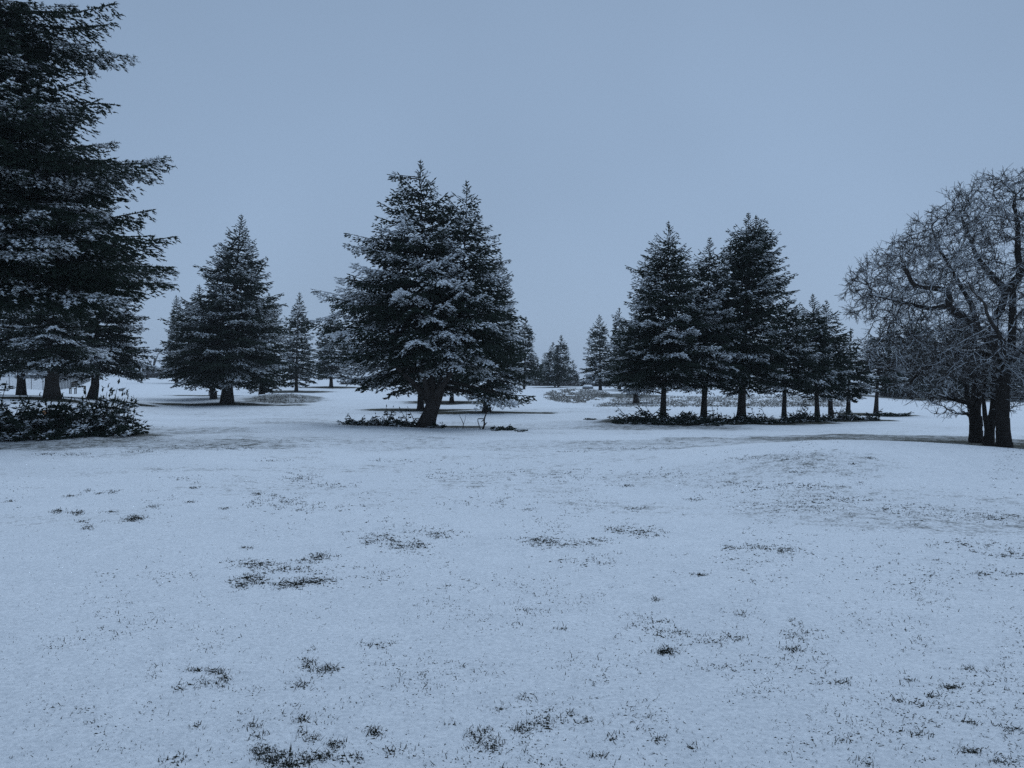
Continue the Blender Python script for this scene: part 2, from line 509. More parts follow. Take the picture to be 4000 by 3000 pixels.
l.new(math_node('ADD', n_tip.outputs[0], math_node('MULTIPLY_ADD', n_big.outputs[0], 0.16, -0.08)), tp_.inputs[0])
mixn = math_node('ADD', math_node('MULTIPLY', sm.outputs[0], 0.30), math_node('MULTIPLY', rg.outputs[0], 0.70))
l.new(math_node('MULTIPLY', math_node('MULTIPLY', mixn, dm.outputs[0]), tp_.outputs[0]), snow.inputs[0])
mx = n.new('ShaderNodeMix'); mx.data_type = 'RGBA'
l.new(mr.outputs[0], mx.inputs[0]); l.new(snow.outputs[2], mx.inputs[6]); l.new(turf.outputs[2], mx.inputs[7])
l.new(mx.outputs[2], b.inputs['Base Color'])
b.inputs['Roughness'].default_value = 0.85
bp = n.new('ShaderNodeBump'); bp.inputs['Strength'].default_value = 0.7; bp.inputs['Distance'].default_value = 0.03
hh = math_node('ADD', math_node('MULTIPLY', n_mid.outputs[0], 0.35), math_node('ADD', math_node('MULTIPLY', n_rough.outputs[0], 0.9), math_node('MULTIPLY', n_grain.outputs[0], 0.15)))
l.new(hh, bp.inputs['Height']); l.new(bp.outputs[0], b.inputs['Normal'])
M_ground = m
me = mesh_np('snowy_ground', V, Q, M_ground, {'bare': bare_v}, smooth=True)
tag(link('snowy_ground', me), kind='structure')


# ------------------------------------------------------------------ spruces
class Shoots:
    """needle-covered shoots gathered over a crown, turned into one mesh at the end"""
    def __init__(self):
        self.p, self.d, self.l, self.r, self.s = [], [], [], [], []
        self.wood = Geo()

    def add(self, p, d, ln, r, s):
        self.p.append(p); self.d.append(d); self.l.append(ln); self.r.append(r); self.s.append(s)

    def mesh(self, name, mat, hairy=False, seed=0, keep=None):
        p = np.vstack(self.p); d = np.vstack(self.d); ln = np.concatenate(self.l); r = np.concatenate(self.r); s = np.concatenate(self.s)
        if keep is not None:
            k = keep(p)
            p, d, ln, r, s = p[k], d[k], ln[k], r[k], s[k]
        d = d / (np.linalg.norm(d, axis=1)[:, None] + 1e-9)
        N = len(p)
        side = np.cross(d, np.array([0.0, 0.0, 1.0])); side /= np.linalg.norm(side, axis=1)[:, None] + 1e-6
        up = np.cross(side, d)
        ring = p + d * (ln * .42)[:, None]
        rr = r[:, None]
        c0 = p; c5 = p + d * ln[:, None]
        c1 = ring + side * rr; c2 = ring + up * rr * .8; c3 = ring - side * rr; c4 = ring - up * rr * .9
        V = np.stack([c0, c1, c2, c3, c4, c5], 1)
        tri = np.array([(0, 2, 1), (0, 3, 2), (0, 4, 3), (0, 1, 4), (5, 1, 2), (5, 2, 3), (5, 3, 4), (5, 4, 1)])
        nv = 6
        if hairy:                      # needles that stand off the shoot
            g = np.random.default_rng(seed + 5)
            ex, et = [], []
            k0 = 6
            for q in range(5):
                f = 0.12 + 0.8 * q / 4.0
                sg = 1 if q % 2 else -1
                a = p + d * (ln * f)[:, None]
                th = g.uniform(-.9, .9, N)[:, None]
                o = (side * np.cos(th) * sg + up * np.sin(th)) * rr * g.uniform(1.5, 2.6, N)[:, None]
                w = d * (ln * .09)[:, None]
                ex += [a - w, a + w, a + o + d * (ln * .22)[:, None]]
                et.append((k0, k0 + 1, k0 + 2)); k0 += 3
            V = np.concatenate([V, np.stack(ex, 1)], 1)
            tri = np.vstack([tri, et]); nv = k0
        T = (tri[None] + (np.arange(N) * nv)[:, None, None]).reshape(-1, 3)
        return mesh_np(name, V.reshape(-1, 3), T, mat, {'snow': np.repeat(s, nv)})


def bough(S, g, P0, az, L, dz, s, droop=.25, sag=.10, snow=.5, wood=True, start=.2, dens=1.0, width=.42, fine=1.0):
    """one main branch with laterals and shoots: P0 origin, az heading, L reach, dz rise of the tip, s shoot length"""
    h = np.array([math.sin(az), math.cos(az), 0.0])
    side = np.array([h[1], -h[0], 0.0])
    bend = g.normal(0, .05) * L
    bsnow = g.uniform(1.2, 1.7) if g.random() < .36 else g.uniform(0, .55)
    def pt(t):
        t = np.asarray(t)
        z = dz * t - sag * L * 4 * t * (1 - t) * .8 + .06 * L * np.maximum(t - .75, 0) * 4
        return P0 + h * (L * t)[..., None] + side * (bend * np.sin(t * 3.1))[..., None] + np.stack([0 * t, 0 * t, z], -1)
    if wood:
        tt = np.linspace(0, .93, 6)
        S.wood.tube(pt(tt), np.linspace(.016 * L + .012, .006, 6), 4)
    nl = max(3, int(L * (1 - start) / (s * 1.05) * dens))
    t = start + (1 - start) * (np.arange(nl) + g.random(nl)) / nl
    t = np.repeat(t, 2)
    sg = np.tile([1.0, -1.0], nl)
    base = pt(t)
    ll = np.minimum((width * L * (1 - t) ** .85 + 1.1 * s) * g.uniform(.65, 1.12, 2 * nl), .42 * L + s)
    ll *= np.clip((t - start) / .18 + .35, 0, 1)
    an = np.radians(g.uniform(42, 68, 2 * nl))
    ld = h[None] * np.cos(an)[:, None] + side[None] * (np.sin(an) * sg)[:, None]
    lz = g.normal(0, .10, 2 * nl)
    lsn = g.normal(0, .26, 2 * nl) * (bsnow > 1)
    # points along each lateral
    K = max(2, int(np.ceil(ll.max() / (s * .5) * fine)))
    q = (np.arange(K)[None] + g.random((2 * nl, K))) * (s * .5 / fine)
    ok = q < ll[:, None]
    I, J = np.nonzero(ok)
    qq = q[I, J]; l_ = ll[I]
    side2 = np.cross(ld[I], np.array([0, 0, 1.0]))
    sg2 = np.where(g.random(len(I)) < .5, 1.0, -1.0)
    off = sg2 * g.random(len(I)) ** 1.3 * .30 * (l_ - qq)
    dr = droop * (.5 * qq + .9 * qq ** 2 / np.maximum(l_, .2) * .6) + droop * .8 * np.abs(off)
    p = base[I] + ld[I] * qq[:, None] + side2 * off[:, None]
    p[:, 2] += lz[I] * qq - dr + g.normal(0, .16 * s, len(I))
    d = ld[I] * .9 + h[None] * .45 + side2 * (sg2 * g.uniform(.2, 1.0, len(I)))[:, None]
    d[:, 2] += g.normal(-.28 * droop / .25, .32, len(I)) + .12
    d += g.normal(0, .12, d.shape)
    n_ = len(I)
    # leading shoots of the branch itself
    na_ = max(3, int(L * (1 - start) / (s * .55)))
    ta = start + (1 - start) * (np.arange(na_) + 1) / na_
    pa = pt(ta); da = pt(np.minimum(ta + .03, 1.03)) - pt(ta - .02) + g.normal(0, .02, (na_, 3)) * L * .12
    p = np.vstack([p, pa]); d = np.vstack([d, da])
    tt = np.concatenate([t[I] * .8 + .2 * qq / l_, ta])
    ln = s * g.uniform(.75, 1.45, len(p))
    sv = np.clip(snow * bsnow * (-.1 + 1.25 * tt) + np.concatenate([lsn[I], np.zeros(na_)]) + g.normal(0, .06, len(p)), 0, 1.2)
    S.add(p, d, ln, ln * g.uniform(.14, .20, len(p)) * (1 + .55 * np.clip(sv - .3, 0, .8)), sv)
    pad = np.nonzero((sv > .68) & (g.random(len(sv)) < .15))[0]
    if len(pad):
        dp = d[pad] * [1, 1, .35] + g.normal(0, .15, (len(pad), 3)) * [1, 1, .3]
        S.add(p[pad] + [0, 0, .18 * s], dp, ln[pad] * 1.15, ln[pad] * g.uniform(.24, .38, len(pad)), np.full(len(pad), 1.15))


def interp(y, pts, k):
    a = np.array(pts, float); a = a[np.argsort(a[:, 0])]
    return np.interp(y, a[:, 0], a[:, k])


def spruce(name, label, base, Y, leaders, tw, seed, cat='spruce tree', group=None, snow=.5, s=None, droop=.25, dens=1.0, extras=(), trunk_pts=None,
           hairy=False, keep=None, width=.42, hang=0, top=.5, tier=1.0, sagk=-.08, inner=True, wide=1.07, limbs=()):
    """base (px, py); leaders: (axis [(py, px)...], outline [(py, left px, right px)...]); tw trunk width in px"""
    g = np.random.default_rng(seed)
    m2 = Y / F
    if s is None: s = max(.105, (2.5 if Y < 60 else 2.0) / 768 * Y)
    bx, by, bz = at(base[0], base[1], Y)
    gz_ = gz(bx, by)
    root = empty(name, (bx, by, gz_))
    O = np.array([bx, by, gz_])
    tag(root, label, cat, group)
    S = Shoots()
    zof = lambda py: EYE - (py - 1500.0) * m2
    xof = lambda px: (px - 2000.0) * m2
    r0 = tw * m2 / 2
    tp = trunk_pts or [(base[1] + 8, base[0])]
    zlow = np.array([gz_ - .15] + [zof(p[0]) for p in tp[1:]]) if len(tp) > 1 else None
    for li, (axis, outl) in enumerate(leaders):
        ytop = min(a[0] for a in axis)
        zt = zof(ytop)
        # trunk of this leader
        zz = np.linspace(gz_ - .15, zt - 1.0 * s, 16)
        pyy = 1500 + (EYE - zz) / m2
        xx = np.array([xof(interp(p, axis, 1)) for p in pyy])
        yy = np.full(16, by) + (0.25 * m2 * 60 * li) * np.linspace(0, 1, 16)
        fr = (zz - zz[0]) / (zz[-1] - zz[0])
        rr = r0 * (.92 * (1 - fr) ** 1.25 + .025) * (np.interp(fr, [0, .12, .3, 1], [1, 1, .62, .45]) if len(leaders) > 1 and tw > 50 else 1) + r0 * .45 * np.exp(-(zz - zz[0]) / (r0 * 2.2 + .05))
        Geo().tube(np.stack([xx, yy, zz], 1) - O, rr, 12, seed + li, .06).build('trunk' if li == 0 else 'second_stem', M_bark, root, smooth=True)
        bot = max(o[0] for o in outl)
        zb = zof(bot)
        H = zt - zb
        # branches: tips follow the outline
        z = zb; nb = 0; az = g.uniform(0, 6.28)
        while z < zt - 4.2 * s:
            py = 1500 + (EYE - z) / m2
            ax = interp(py, axis, 1)
            rl = max((ax - interp(py, outl, 1)) * m2 * wide, 1.1 * s); rr_ = max((interp(py, outl, 2) - ax) * m2 * wide, 1.1 * s)
            rm = .5 * (rl + rr_)
            dh = (.33 + .06 * rm) * (s / .11) ** .55 * tier
            per = 2 * math.pi * rm / (.26 * rm + .38 * (s / .11) ** .5)
            z += dh / max(per, 1.2) / dens * (.62 + .38 * min(1, rm / (6 * s)))
            az += 2.39996 + g.normal(0, .25)
            c = math.sin(az)
            r = (rr_ if c > 0 else rl) * abs(c) ** 1.5 + rm * (1 - abs(c) ** 1.5)
            nzv = float(vnoise(np.array([(az % 6.283) * 1.5 + seed]), np.array([z / (.16 * H + .5) + az * .37 + seed * 3.1]), seed)[0])
            if nzv < .12 and g.random() < .35: continue
            L = r * (.84 + .30 * nzv) * g.choice([g.uniform(.74, .95), g.uniform(.93, 1.13)], p=[.4, .6])
            fz = (z - zb) / H
            slope = np.interp(fz, [0, .15, .5, .85, 1], [-.30, -.16, .02, .28, .62 + top]) + g.normal(0, .11)
            z0 = z - L * slope
            z0 = min(z0, zt - .03)
            if z0 < zb - .15: z0 = zb + g.uniform(0, .3)
            pya = 1500 + (EYE - z0) / m2
            P0 = np.array([xof(interp(pya, axis, 1)), by + .25 * m2 * 60 * li * fz, z0])
            bough(S, g, P0 - O, az, max(L, s * 1.2), z - z0, s, droop * (1.25 - .8 * fz), sagk * (1.2 - 1.8 * fz), snow, start=.22 if L > 1 else .05, width=width)
            nb += 1
            if inner and g.random() < .35 and fz < .85:      # shorter dark branches fill the heart of the crown
                bough(S, g, P0 - O, az + 1.3, L * .6, (z - z0) * .6, s * 1.5, droop, .1, snow * .4, wood=False, start=.1)
        # the leader with its small whorls
        lead = 5.0 * s
        for q in range(7):
            f = q / 6.0
            zq = zt - lead * (1 - f)
            S.add(np.array([[xx[-1], yy[-1], zq]]) - O, np.array([[g.normal(0, .08), g.normal(0, .08), 1.0]]), np.array([s * 1.25]), np.array([s * .15]), np.array([snow * .3]))
            for w_ in range(5):
                a_ = g.uniform(0, 6.28); rl_ = s * (2.3 - 1.7 * f) * g.uniform(.6, 1.1)
                for e_ in range(3):
                    pp = np.array([xx[-1] + math.sin(a_) * rl_ * e_ * .33, yy[-1] + math.cos(a_) * rl_ * e_ * .33, zq + rl_ * .25 * e_])
                    S.add(pp[None] - O, np.array([[math.sin(a_) + g.normal(0, .3), math.cos(a_) + g.normal(0, .3), .55]]), np.array([rl_ * .55 + s * .3]), np.array([s * .17]), np.array([snow * .6]))
    for (tx, ty, *rest) in extras:      # single boughs that stick out of the outline
        dyaw = rest[0] if rest else 0.0
        rise = rest[1] if len(rest) > 1 else 0.0
        axis = leaders[0][0] if len(rest) < 3 else leaders[rest[2]][0]
        z1 = zof(ty)
        ax = xof(interp(ty, axis, 1))
        L = abs(xof(tx) - ax) / math.cos(dyaw)
        az = (math.pi / 2 if xof(tx) > ax else -math.pi / 2) + dyaw
        z0 = z1 - L * rise
        for q in range(3 if hairy else 2):
            f = (1.0, .84, .72, .62)[q]
            zj = z0 + (0 if q == 0 else g.normal(0, .16) - .1 * q)
            bough(S, g, np.array([xof(interp(1500 + (EYE - z0) / m2, axis, 1)), by, zj]) - O, az + (0 if q == 0 else g.normal(0, .22)), L * f, (z1 - z0) * f, s, droop * 1.2, -.03, snow, start=.25, width=.42 if hairy else .36)
    for li_ in limbs:                   # thick limbs seen below the crown
        LP = np.array([(xof(a), by + d_, zof(b_)) for a, b_, d_ in li_]) - O
        Geo().tube(jitter_line(LP, g, .02, 3), np.linspace(r0 * .62, r0 * .2, (len(LP) - 1) * 3 + 1), 9, seed, .05).build('limb', M_bark, root, smooth=True)
    S.wood.build('branches', M_branch, root)['kind'] = 'stuff'
    me = S.mesh('crown', M_needle, hairy, seed, (lambda p: keep(p + O)) if keep else None)
    link('crown', me, root)
    NT[0] += len(me.polygons); print('TREE', name, len(me.polygons), 's=%.2f' % s)
    return root


def jitter_line(P, g, amt, sub=4):
    P = np.asarray(P, float)
    out = []
    for i in range(len(P) - 1):
        for q in range(sub):
            out.append(P[i] + (P[i + 1] - P[i]) * q / sub)
    out.append(P[-1])
    out = np.array(out)
    out[1:-1] += g.normal(0, amt, out[1:-1].shape)
    out[1:-1] = .5 * out[1:-1] + .25 * (out[:-2] + out[2:])
    return out


NT = [0]


def cone(cx, top, bot, xl, xr, bx=None, k=0.9, low=None):
    """outline of an ordinary conical spruce: top (x,y), widest near the bottom"""
    tx, ty = top
    out = []
    for f in (0, .08, .2, .35, .5, .65, .8, .92, 1.0):
        w = f ** k if f < .93 else 1 - (f - .93) * 2.2
        out.append((ty + (bot - ty) * f, tx + (cx - tx) * f - (cx - xl) * w, tx + (cx - tx) * f + (xr - cx) * w))
    return ([(ty, tx), (bot + 150, bx if bx is not None else cx)], out)


# ---- the giant spruce at the left edge
giant_axis = [(-900, -200), (1700, -230)]
giant_out = [(-900, -205, -195), (-400, -500, -30), (0, -700, 60), (100, -750, 140), (200, -800, 170), (300, -820, 185), (400, -850, 225), (500, -880, 300), (600, -900, 375), (700, -920, 385), (760, -930, 340),
             (850, -950, 400), (950, -990, 480), (1050, -1000, 520), (1150, -1000, 500), (1290, -950, 430)]
spruce('giant_spruce', 'huge dark spruce cut off by the left and top edges of the photo', (-230, 1690), 20, [(giant_axis, giant_out)], 150, 11, snow=.62, s=.125, hairy=True,
       droop=.38, dens=1.0, width=.42, wide=1.0,
       extras=[(485, 92, .1, -.06), (462, 222, -.15, -.26), (300, 335, .1, -.50), (395, 395, .2, -.10), (415, 425, -.1, -.12), (672, 682, .05, -.10), (480, 500, .25, .16),
               (555, 850, -.1, .05), (650, 1000, .15, -.08), (640, 960, -.1, .02), (682, 1105, .05, -.14), (600, 1140, -.2, -.2), (560, 1230, .2, -.28), (545, 620, -.25, -.02), (620, 740, .2, -.14), (400, 760, .1, -.2), (500, 930, .3, -.1)],
       keep=lambda p: ((p[:, 0] / p[:, 1]) > -0.80) & (p[:, 2] < 13.2))
# ---- frosted spruces behind it
B = 'snowy spruces behind the giant spruce at the left'
spruce('spruce', 'snow laden spruce behind the giant one, its curved trunk right of the far bench', (365, 1556), 45, [([(600, 385), (1450, 372), (1520, 372), (1560, 358)], cone(375, (385, 600), 1500, 175, 585)[1])], 30, 21, group=B, snow=.72, droop=.33)
spruce('spruce', 'snowy spruce with the thick trunk just left of the far bench', (205, 1556), 38, [cone(205, (200, 560), 1480, 20, 380)], 50, 22, group=B, snow=.78, droop=.33)
spruce('spruce', 'snowy spruce with the thinner trunk nearest the left edge, in front of the fence', (83, 1545), 44, [cone(83, (80, 620), 1475, -120, 235)], 30, 23, group=B, snow=.78, droop=.33)
# ---- the lone dark spruce and its neighbours
C_out = [(845, 940, 944), (870, 930, 955), (905, 905, 970), (965, 870, 990), (1000, 855, 1010), (1040, 815, 1030), (1060, 795, 1030), (1110, 825, 1035), (1160, 800, 1050), (1200, 775, 1070),
         (1280, 745, 1090), (1330, 725, 1085), (1400, 700, 1090), (1460, 680, 1092), (1500, 690, 1080), (1530, 730, 1050)]
spruce('spruce', 'tall dark cone shaped spruce on a ring of bare ground, left of the middle', (888, 1577), 50, [([(845, 942), (1150, 915), (1450, 890), (1580, 886)], C_out)], 42, 31, snow=.56, droop=.30, dens=1.15, wide=1.12)
spruce('spruce', 'shorter dark spruce joined to the left flank of the tall cone shaped one', (837, 1552), 56, [([(1120, 778), (1300, 790), (1550, 836)], [(1120, 776, 780), (1170, 725, 830), (1210, 690, 850), (1260, 665, 880), (1340, 650, 900), (1400, 655, 900), (1470, 648, 900), (1500, 665, 900), (1530, 720, 880)])], 24, 32, snow=.55, droop=.28)
spruce('spruce', 'misty blue spruce peeping out at the left of the dark pair', (690, 1500), 110, [cone(690, (690, 1160), 1480, 640, 745)], 12, 33, snow=.5)
spruce('spruce', 'spruce showing behind the right flank of the tall cone shaped one', (1022, 1545), 64, [([(1150, 1050), (1550, 1022)], [(1150, 1048, 1052), (1200, 1010, 1085), (1280, 980, 1105), (1360, 960, 1112), (1440, 950, 1120), (1510, 940, 1110), (1540, 990, 1070)])], 22, 34, snow=.62, droop=.28)
spruce('spruce', 'slim frosted spruce standing alone between the dark cone and the broad central tree', (1157, 1531), 80, [([(1148, 1171), (1330, 1160), (1530, 1157)], [(1148, 1170, 1172), (1190, 1158, 1184), (1240, 1128, 1205), (1300, 1112, 1213), (1360, 1105, 1222), (1420, 1098, 1235), (1480, 1088, 1250), (1505, 1100, 1235), (1515, 1120, 1200)])], 13, 35, snow=.62, droop=.25)
spruce('spruce', 'hazy spruce in mid distance half hidden by the left boughs of the central tree', (1293, 1511), 97, [([(1212, 1300), (1510, 1293)], [(1212, 1299, 1301), (1260, 1270, 1335), (1330, 1245, 1365), (1400, 1230, 1385), (1460, 1225, 1390), (1485, 1240, 1370)])], 14, 36, snow=.55)
# ---- the broad double topped tree in the middle
F1_axis = [(636, 1642), (1000, 1650), (1400, 1664), (1480, 1682), (1550, 1697), (1620, 1678), (1680, 1655)]
F1 = [(636, 1640, 1646), (690, 1560, 1672), (766, 1520, 1735), (820, 1490, 1765), (863, 1462, 1785), (947, 1420, 1795), (1000, 1400, 1790), (1060, 1375, 1800), (1110, 1345, 1810), (1160, 1310, 1820), (1230, 1315, 1830), (1300, 1300, 1830),
      (1362, 1300, 1820), (1455, 1345, 1810)]
F2_axis = [(712, 1823), (1000, 1812), (1250, 1790), (1430, 1752), (1540, 1712), (1600, 1690), (1680, 1662)]
F2 = [(712, 1820, 1827), (787, 1755, 1872), (843, 1715, 1892), (884, 1695, 1908), (926, 1715, 1925), (967, 1700, 1942), (1030, 1680, 1970), (1099, 1670, 1992), (1175, 1660, 2006), (1252, 1640, 2020),
      (1335, 1620, 2038), (1411, 1620, 2044), (1485, 1650, 2052)]
spruce('double_topped_spruce', 'broad snow dusted spruce with two tops on a thick leaning trunk, centre of the picture', (1660, 1674), 29, [(F1_axis, F1), (F2_axis, F2)], 54, 41, snow=.95, wide=1.02, s=.135, hairy=False,
       droop=.46, dens=1.15, width=.46, top=.2, tier=1.15,
       limbs=[[(1688, 1590, 0), (1650, 1530, -.1), (1596, 1480, -.3), (1540, 1420, -.4)], [(1680, 1570, 0), (1725, 1510, -.2), (1770, 1450, -.4), (1800, 1380, -.5)], [(1672, 1560, -.1), (1668, 1500, -.4), (1650, 1430, -.7)]],
       extras=[(1214, 1152, .1, .05), (1200, 1292, -.1, .0), (1345, 967, .1, .08), (1373, 940, -.2, .05), (1519, 690, 0, .1), (1307, 1099, .15, .02), (1285, 1362, .1, -.1), (1350, 1500, -.1, -.2), (1330, 1460, .3, -.2), (1300, 1420, -.3, -.15), (1420, 1530, .25, -.4), (1380, 1500, .5, -.3), (1450, 1535, -.4, -.5), (1500, 1540, .2, -.7),
               (2055, 1570, -.1, -.22, 1), (2025, 1585, .2, -.3, 1), (2046, 1400, .1, 0, 1)])
spruce('spruce', 'spruce trunk and low crown behind the left side of the central leaning trunk', (1645, 1603), 45, [cone(1645, (1640, 1150), 1560, 1510, 1780)], 26, 42, snow=.6)
spruce('spruce', 'spruce behind the right side of the central tree, trunk rising behind the dead sapling', (1898, 1609), 42, [([(1000, 1955), (1300, 1930), (1610, 1898)], [(1000, 1953, 1957), (1080, 1900, 1995), (1180, 1850, 2010), (1300, 1800, 2025), (1400, 1770, 2040), (1500, 1760, 2045), (1550, 1790, 2020), (1570, 1830, 1970)])], 30, 43, snow=.66, droop=.33)
spruce('spruce', 'far small trunked spruce seen under the middle of the central crown', (1765, 1573), 55, [cone(1765, (1765, 1200), 1550, 1660, 1880)], 17, 44, snow=.6)
# ---- distant spruces in the gap
DG = 'hazy spruces beyond the gap in the middle'
spruce('spruce', 'small faint spruce top just right of the central crown', (1985, 1522), 120, [cone(1985, (1985, 1290), 1500, 1940, 2030)], 8, 51, group=DG, snow=.4)
spruce('spruce', 'dark pointed spruce in the gap, nearest to the right of the central tree', (2047, 1526), 92, [([(1243, 2055), (1520, 2047)], [(1243, 2054, 2056), (1285, 2035, 2072), (1325, 2012, 2088), (1350, 2030, 2075), (1400, 2005, 2100), (1450, 1998, 2112), (1490, 1995, 2120), (1510, 2010, 2100)])], 10, 52, group=DG, snow=.5)
spruce('spruce', 'left and shorter spruce of the close pair above the oval rough patch', (2168, 1517), 116, [([(1342, 2160), (1515, 2168)], [(1342, 2159, 2161), (1390, 2140, 2180), (1440, 2125, 2190), (1500, 2118, 2200), (1508, 2130, 2190)])], 6, 53, group=DG, snow=.45)
spruce('spruce', 'right and taller spruce of the close pair above the oval rough patch', (2180, 1518), 114, [([(1315, 2193), (1515, 2180)], [(1315, 2192, 2194), (1350, 2178, 2208), (1390, 2170, 2222), (1440, 2165, 2212), (1480, 2150, 2225), (1502, 2155, 2218)])], 7, 54, group=DG, snow=.45)
spruce('spruce', 'very faint spruce to the left of the close pair', (2128, 1514), 140, [cone(2128, (2128, 1385), 1508, 2098, 2158)], 5, 55, group=DG, snow=.3)
spruce('spruce', 'palest spruce in the gap, right of the close pair', (2238, 1512), 150, [cone(2238, (2238, 1412), 1508, 2212, 2262)], 5, 56, group=DG, snow=.3)
spruce('spruce', 'pale low spruce squeezed between the close pair and the palest one', (2217, 1512), 148, [cone(2217, (2217, 1408), 1508, 2195, 2240)], 5, 57, group=DG, snow=.3)
spruce('spruce', 'dense pale spruce at the left foot of the close pair', (2105, 1514), 138, [cone(2100, (2098, 1400), 1508, 2060, 2135)], 5, 58, group=DG, snow=.3)
spruce('spruce', 'open branched spruce right of the gap, above the snowy path', (2345, 1528), 84, [([(1235, 2342), (1528, 2345)], [(1235, 2341, 2343), (1275, 2320, 2362), (1300, 2300, 2368), (1330, 2295, 2375), (1400, 2285, 2385), (1430, 2275, 2390), (1455, 2265, 2400), (1490, 2255, 2410), (1512, 2275, 2400)])], 12, 59, group=DG, snow=.5, tier=1.15)
spruce('spruce', 'hazy spruce close behind the left edge of the row of dark spruces', (2440, 1528), 92, [cone(2420, (2418, 1208), 1512, 2362, 2485, k=.75)], 12, 60, group=DG, snow=.4)
spruce('spruce', 'dark shouldered spruce filling in at the left behind the row', (2480, 1560), 60, [([(1255, 2484), (1560, 2484)], [(1255, 2480, 2490), (1285, 2455, 2510), (1300, 2425, 2540), (1380, 2405, 2570), (1450, 2395, 2580), (1520, 2400, 2570), (1540, 2440, 2540)])], 20, 61, group=DG, snow=.5)
# ---- the row on the right
RG = 'row of dark spruces on the right over low boughs'
k = dict(group=RG, droop=.34, dens=1.2, wide=1.26)
M1 = [(872, 2608, 2616), (920, 2572, 2640), (960, 2555, 2660), (1010, 2530, 2680), (1045, 2495, 2700), (1080, 2515, 2715), (1150, 2475, 2735), (1175, 2465, 2740), (1230, 2470, 2755), (1300, 2440, 2770), (1400, 2410, 2790), (1450, 2405, 2800), (1500, 2405, 2790), (1545, 2440, 2740)]
spruce('spruce', 'broad spruce at the left end of the row, the nearest one of it', (2590, 1644), 33.5, [([(872, 2612), (1200, 2605), (1550, 2592), (1650, 2589)], M1)], 26, 71, snow=.64, **k)
M2 = [(935, 2770, 2776), (970, 2752, 2795), (1010, 2725, 2815), (1050, 2715, 2830), (1100, 2715, 2845), (1200, 2690, 2860), (1300, 2670, 2870), (1400, 2650, 2890), (1500, 2640, 2900), (1545, 2680, 2860)]
spruce('spruce', 'narrow topped spruce, second of the row from the left', (2748, 1647), 34, [([(935, 2774), (1200, 2765), (1650, 2748)], M2)], 26, 72, snow=.64, **k)
M3 = [(838, 2918, 2928), (870, 2895, 2990), (905, 2870, 2996), (940, 2848, 3015), (990, 2840, 3025), (1050, 2838, 3030), (1090, 2835, 3040), (1150, 2825, 3045), (1200, 2810, 3040), (1300, 2800, 3040), (1400, 2790, 3045), (1500, 2790, 3050), (1550, 2840, 2990)]
M3b = [(845, 2956, 2962), (900, 2925, 2995), (980, 2900, 3015), (1080, 2890, 3030)]
spruce('spruce', 'tallest spruce of the row with several tops and one bough jutting right', (2895, 1648), 34.5, [([(838, 2924), (1200, 2915), (1650, 2895)], M3), ([(845, 2960), (1080, 2930), (1400, 2905), (1650, 2895)], M3b)], 34, 73, snow=.54,
       extras=[(3105, 1082, .05, .22), (3080, 1110, -.1, .15), (2990, 872, .1, .5)], **k)
M4 = [(1148, 3070, 3078), (1180, 3050, 3100), (1230, 3030, 3125), (1300, 3010, 3150), (1400, 2980, 3180), (1480, 2975, 3200), (1530, 2990, 3170), (1555, 3020, 3110)]
spruce('spruce', 'lower spruce right of the tallest one, fourth of the row', (3062, 1648), 35.5, [([(1148, 3074), (1650, 3062)], M4)], 21, 74, snow=.58, **k)
M5 = [(1156, 3170, 3178), (1185, 3148, 3200), (1240, 3120, 3220), (1320, 3105, 3230), (1400, 3095, 3240), (1480, 3100, 3250), (1540, 3130, 3230), (1570, 3160, 3220)]
spruce('spruce', 'fifth spruce of the row, with the left top of the broad rounded pair', (3193, 1640), 37, [([(1156, 3174), (1640, 3193)], M5)], 20, 75, snow=.52, **k)
M6 = [(1180, 3222, 3230), (1215, 3195, 3255), (1260, 3180, 3275), (1310, 3175, 3292), (1400, 3170, 3305), (1480, 3170, 3320), (1540, 3200, 3300), (1570, 3225, 3280)]
spruce('spruce', 'sixth spruce of the row, with the right top of the broad rounded pair', (3246, 1642), 38, [([(1180, 3226), (1640, 3246)], M6)], 20, 76, snow=.48, **k)
M7 = [(1290, 3322, 3326), (1320, 3306, 3342), (1370, 3290, 3355), (1430, 3270, 3375), (1500, 3255, 3395), (1540, 3265, 3390), (1570, 3290, 3350)]
spruce('spruce', 'small pointed spruce at the right end of the row', (3313, 1637), 39.5, [([(1290, 3324), (1640, 3313)], M7)], 20, 77, snow=.58, **k)
spruce('spruce', 'spruce on its own snow island between the row and the bare oaks', (3420, 1622), 46, [([(1270, 3440), (1622, 3420)], [(1270, 3438, 3442), (1310, 3405, 3475), (1370, 3385, 3510), (1430, 3370, 3535), (1500, 3355, 3530), (1545, 3380, 3480)])], 18, 78, snow=.55, droop=.28)
# ---- dark belt of conifers behind the oaks
NB = 'dark conifers beyond the bare oaks'
belt = [(3490, 1255, 1560, 96, 58), (3600, 1235, 1556, 112, 60), (3760, 1225, 1556, 114, 60), (3560, 1250, 1562, 92, 62), (3640, 1290, 1560, 88, 60), (3720, 1270, 1563, 95, 66), (3800, 1300, 1562, 90, 60), (3880, 1260, 1565, 94, 66), (3965, 1290, 1566, 90, 60), (4060, 1250, 1568, 94, 66)]
blab = ['conifer of the belt standing nearest the lone spruce left of the oaks', 'taller faint conifer of the belt, in its back line left of the oak limbs', 'taller faint conifer of the belt, in its back line behind the oak limbs', 'leftmost conifer of the belt behind the oaks', 'conifer behind the far oak twigs, second from the left in the belt', 'conifer in the belt, behind the long low oak limb', 'conifer in the belt, just left of the pair of slim oak stems',
        'conifer in the belt, behind the twin stemmed oak', 'conifer in the belt, behind the thickest oak trunk', 'conifer of the belt at the right edge of the photo']
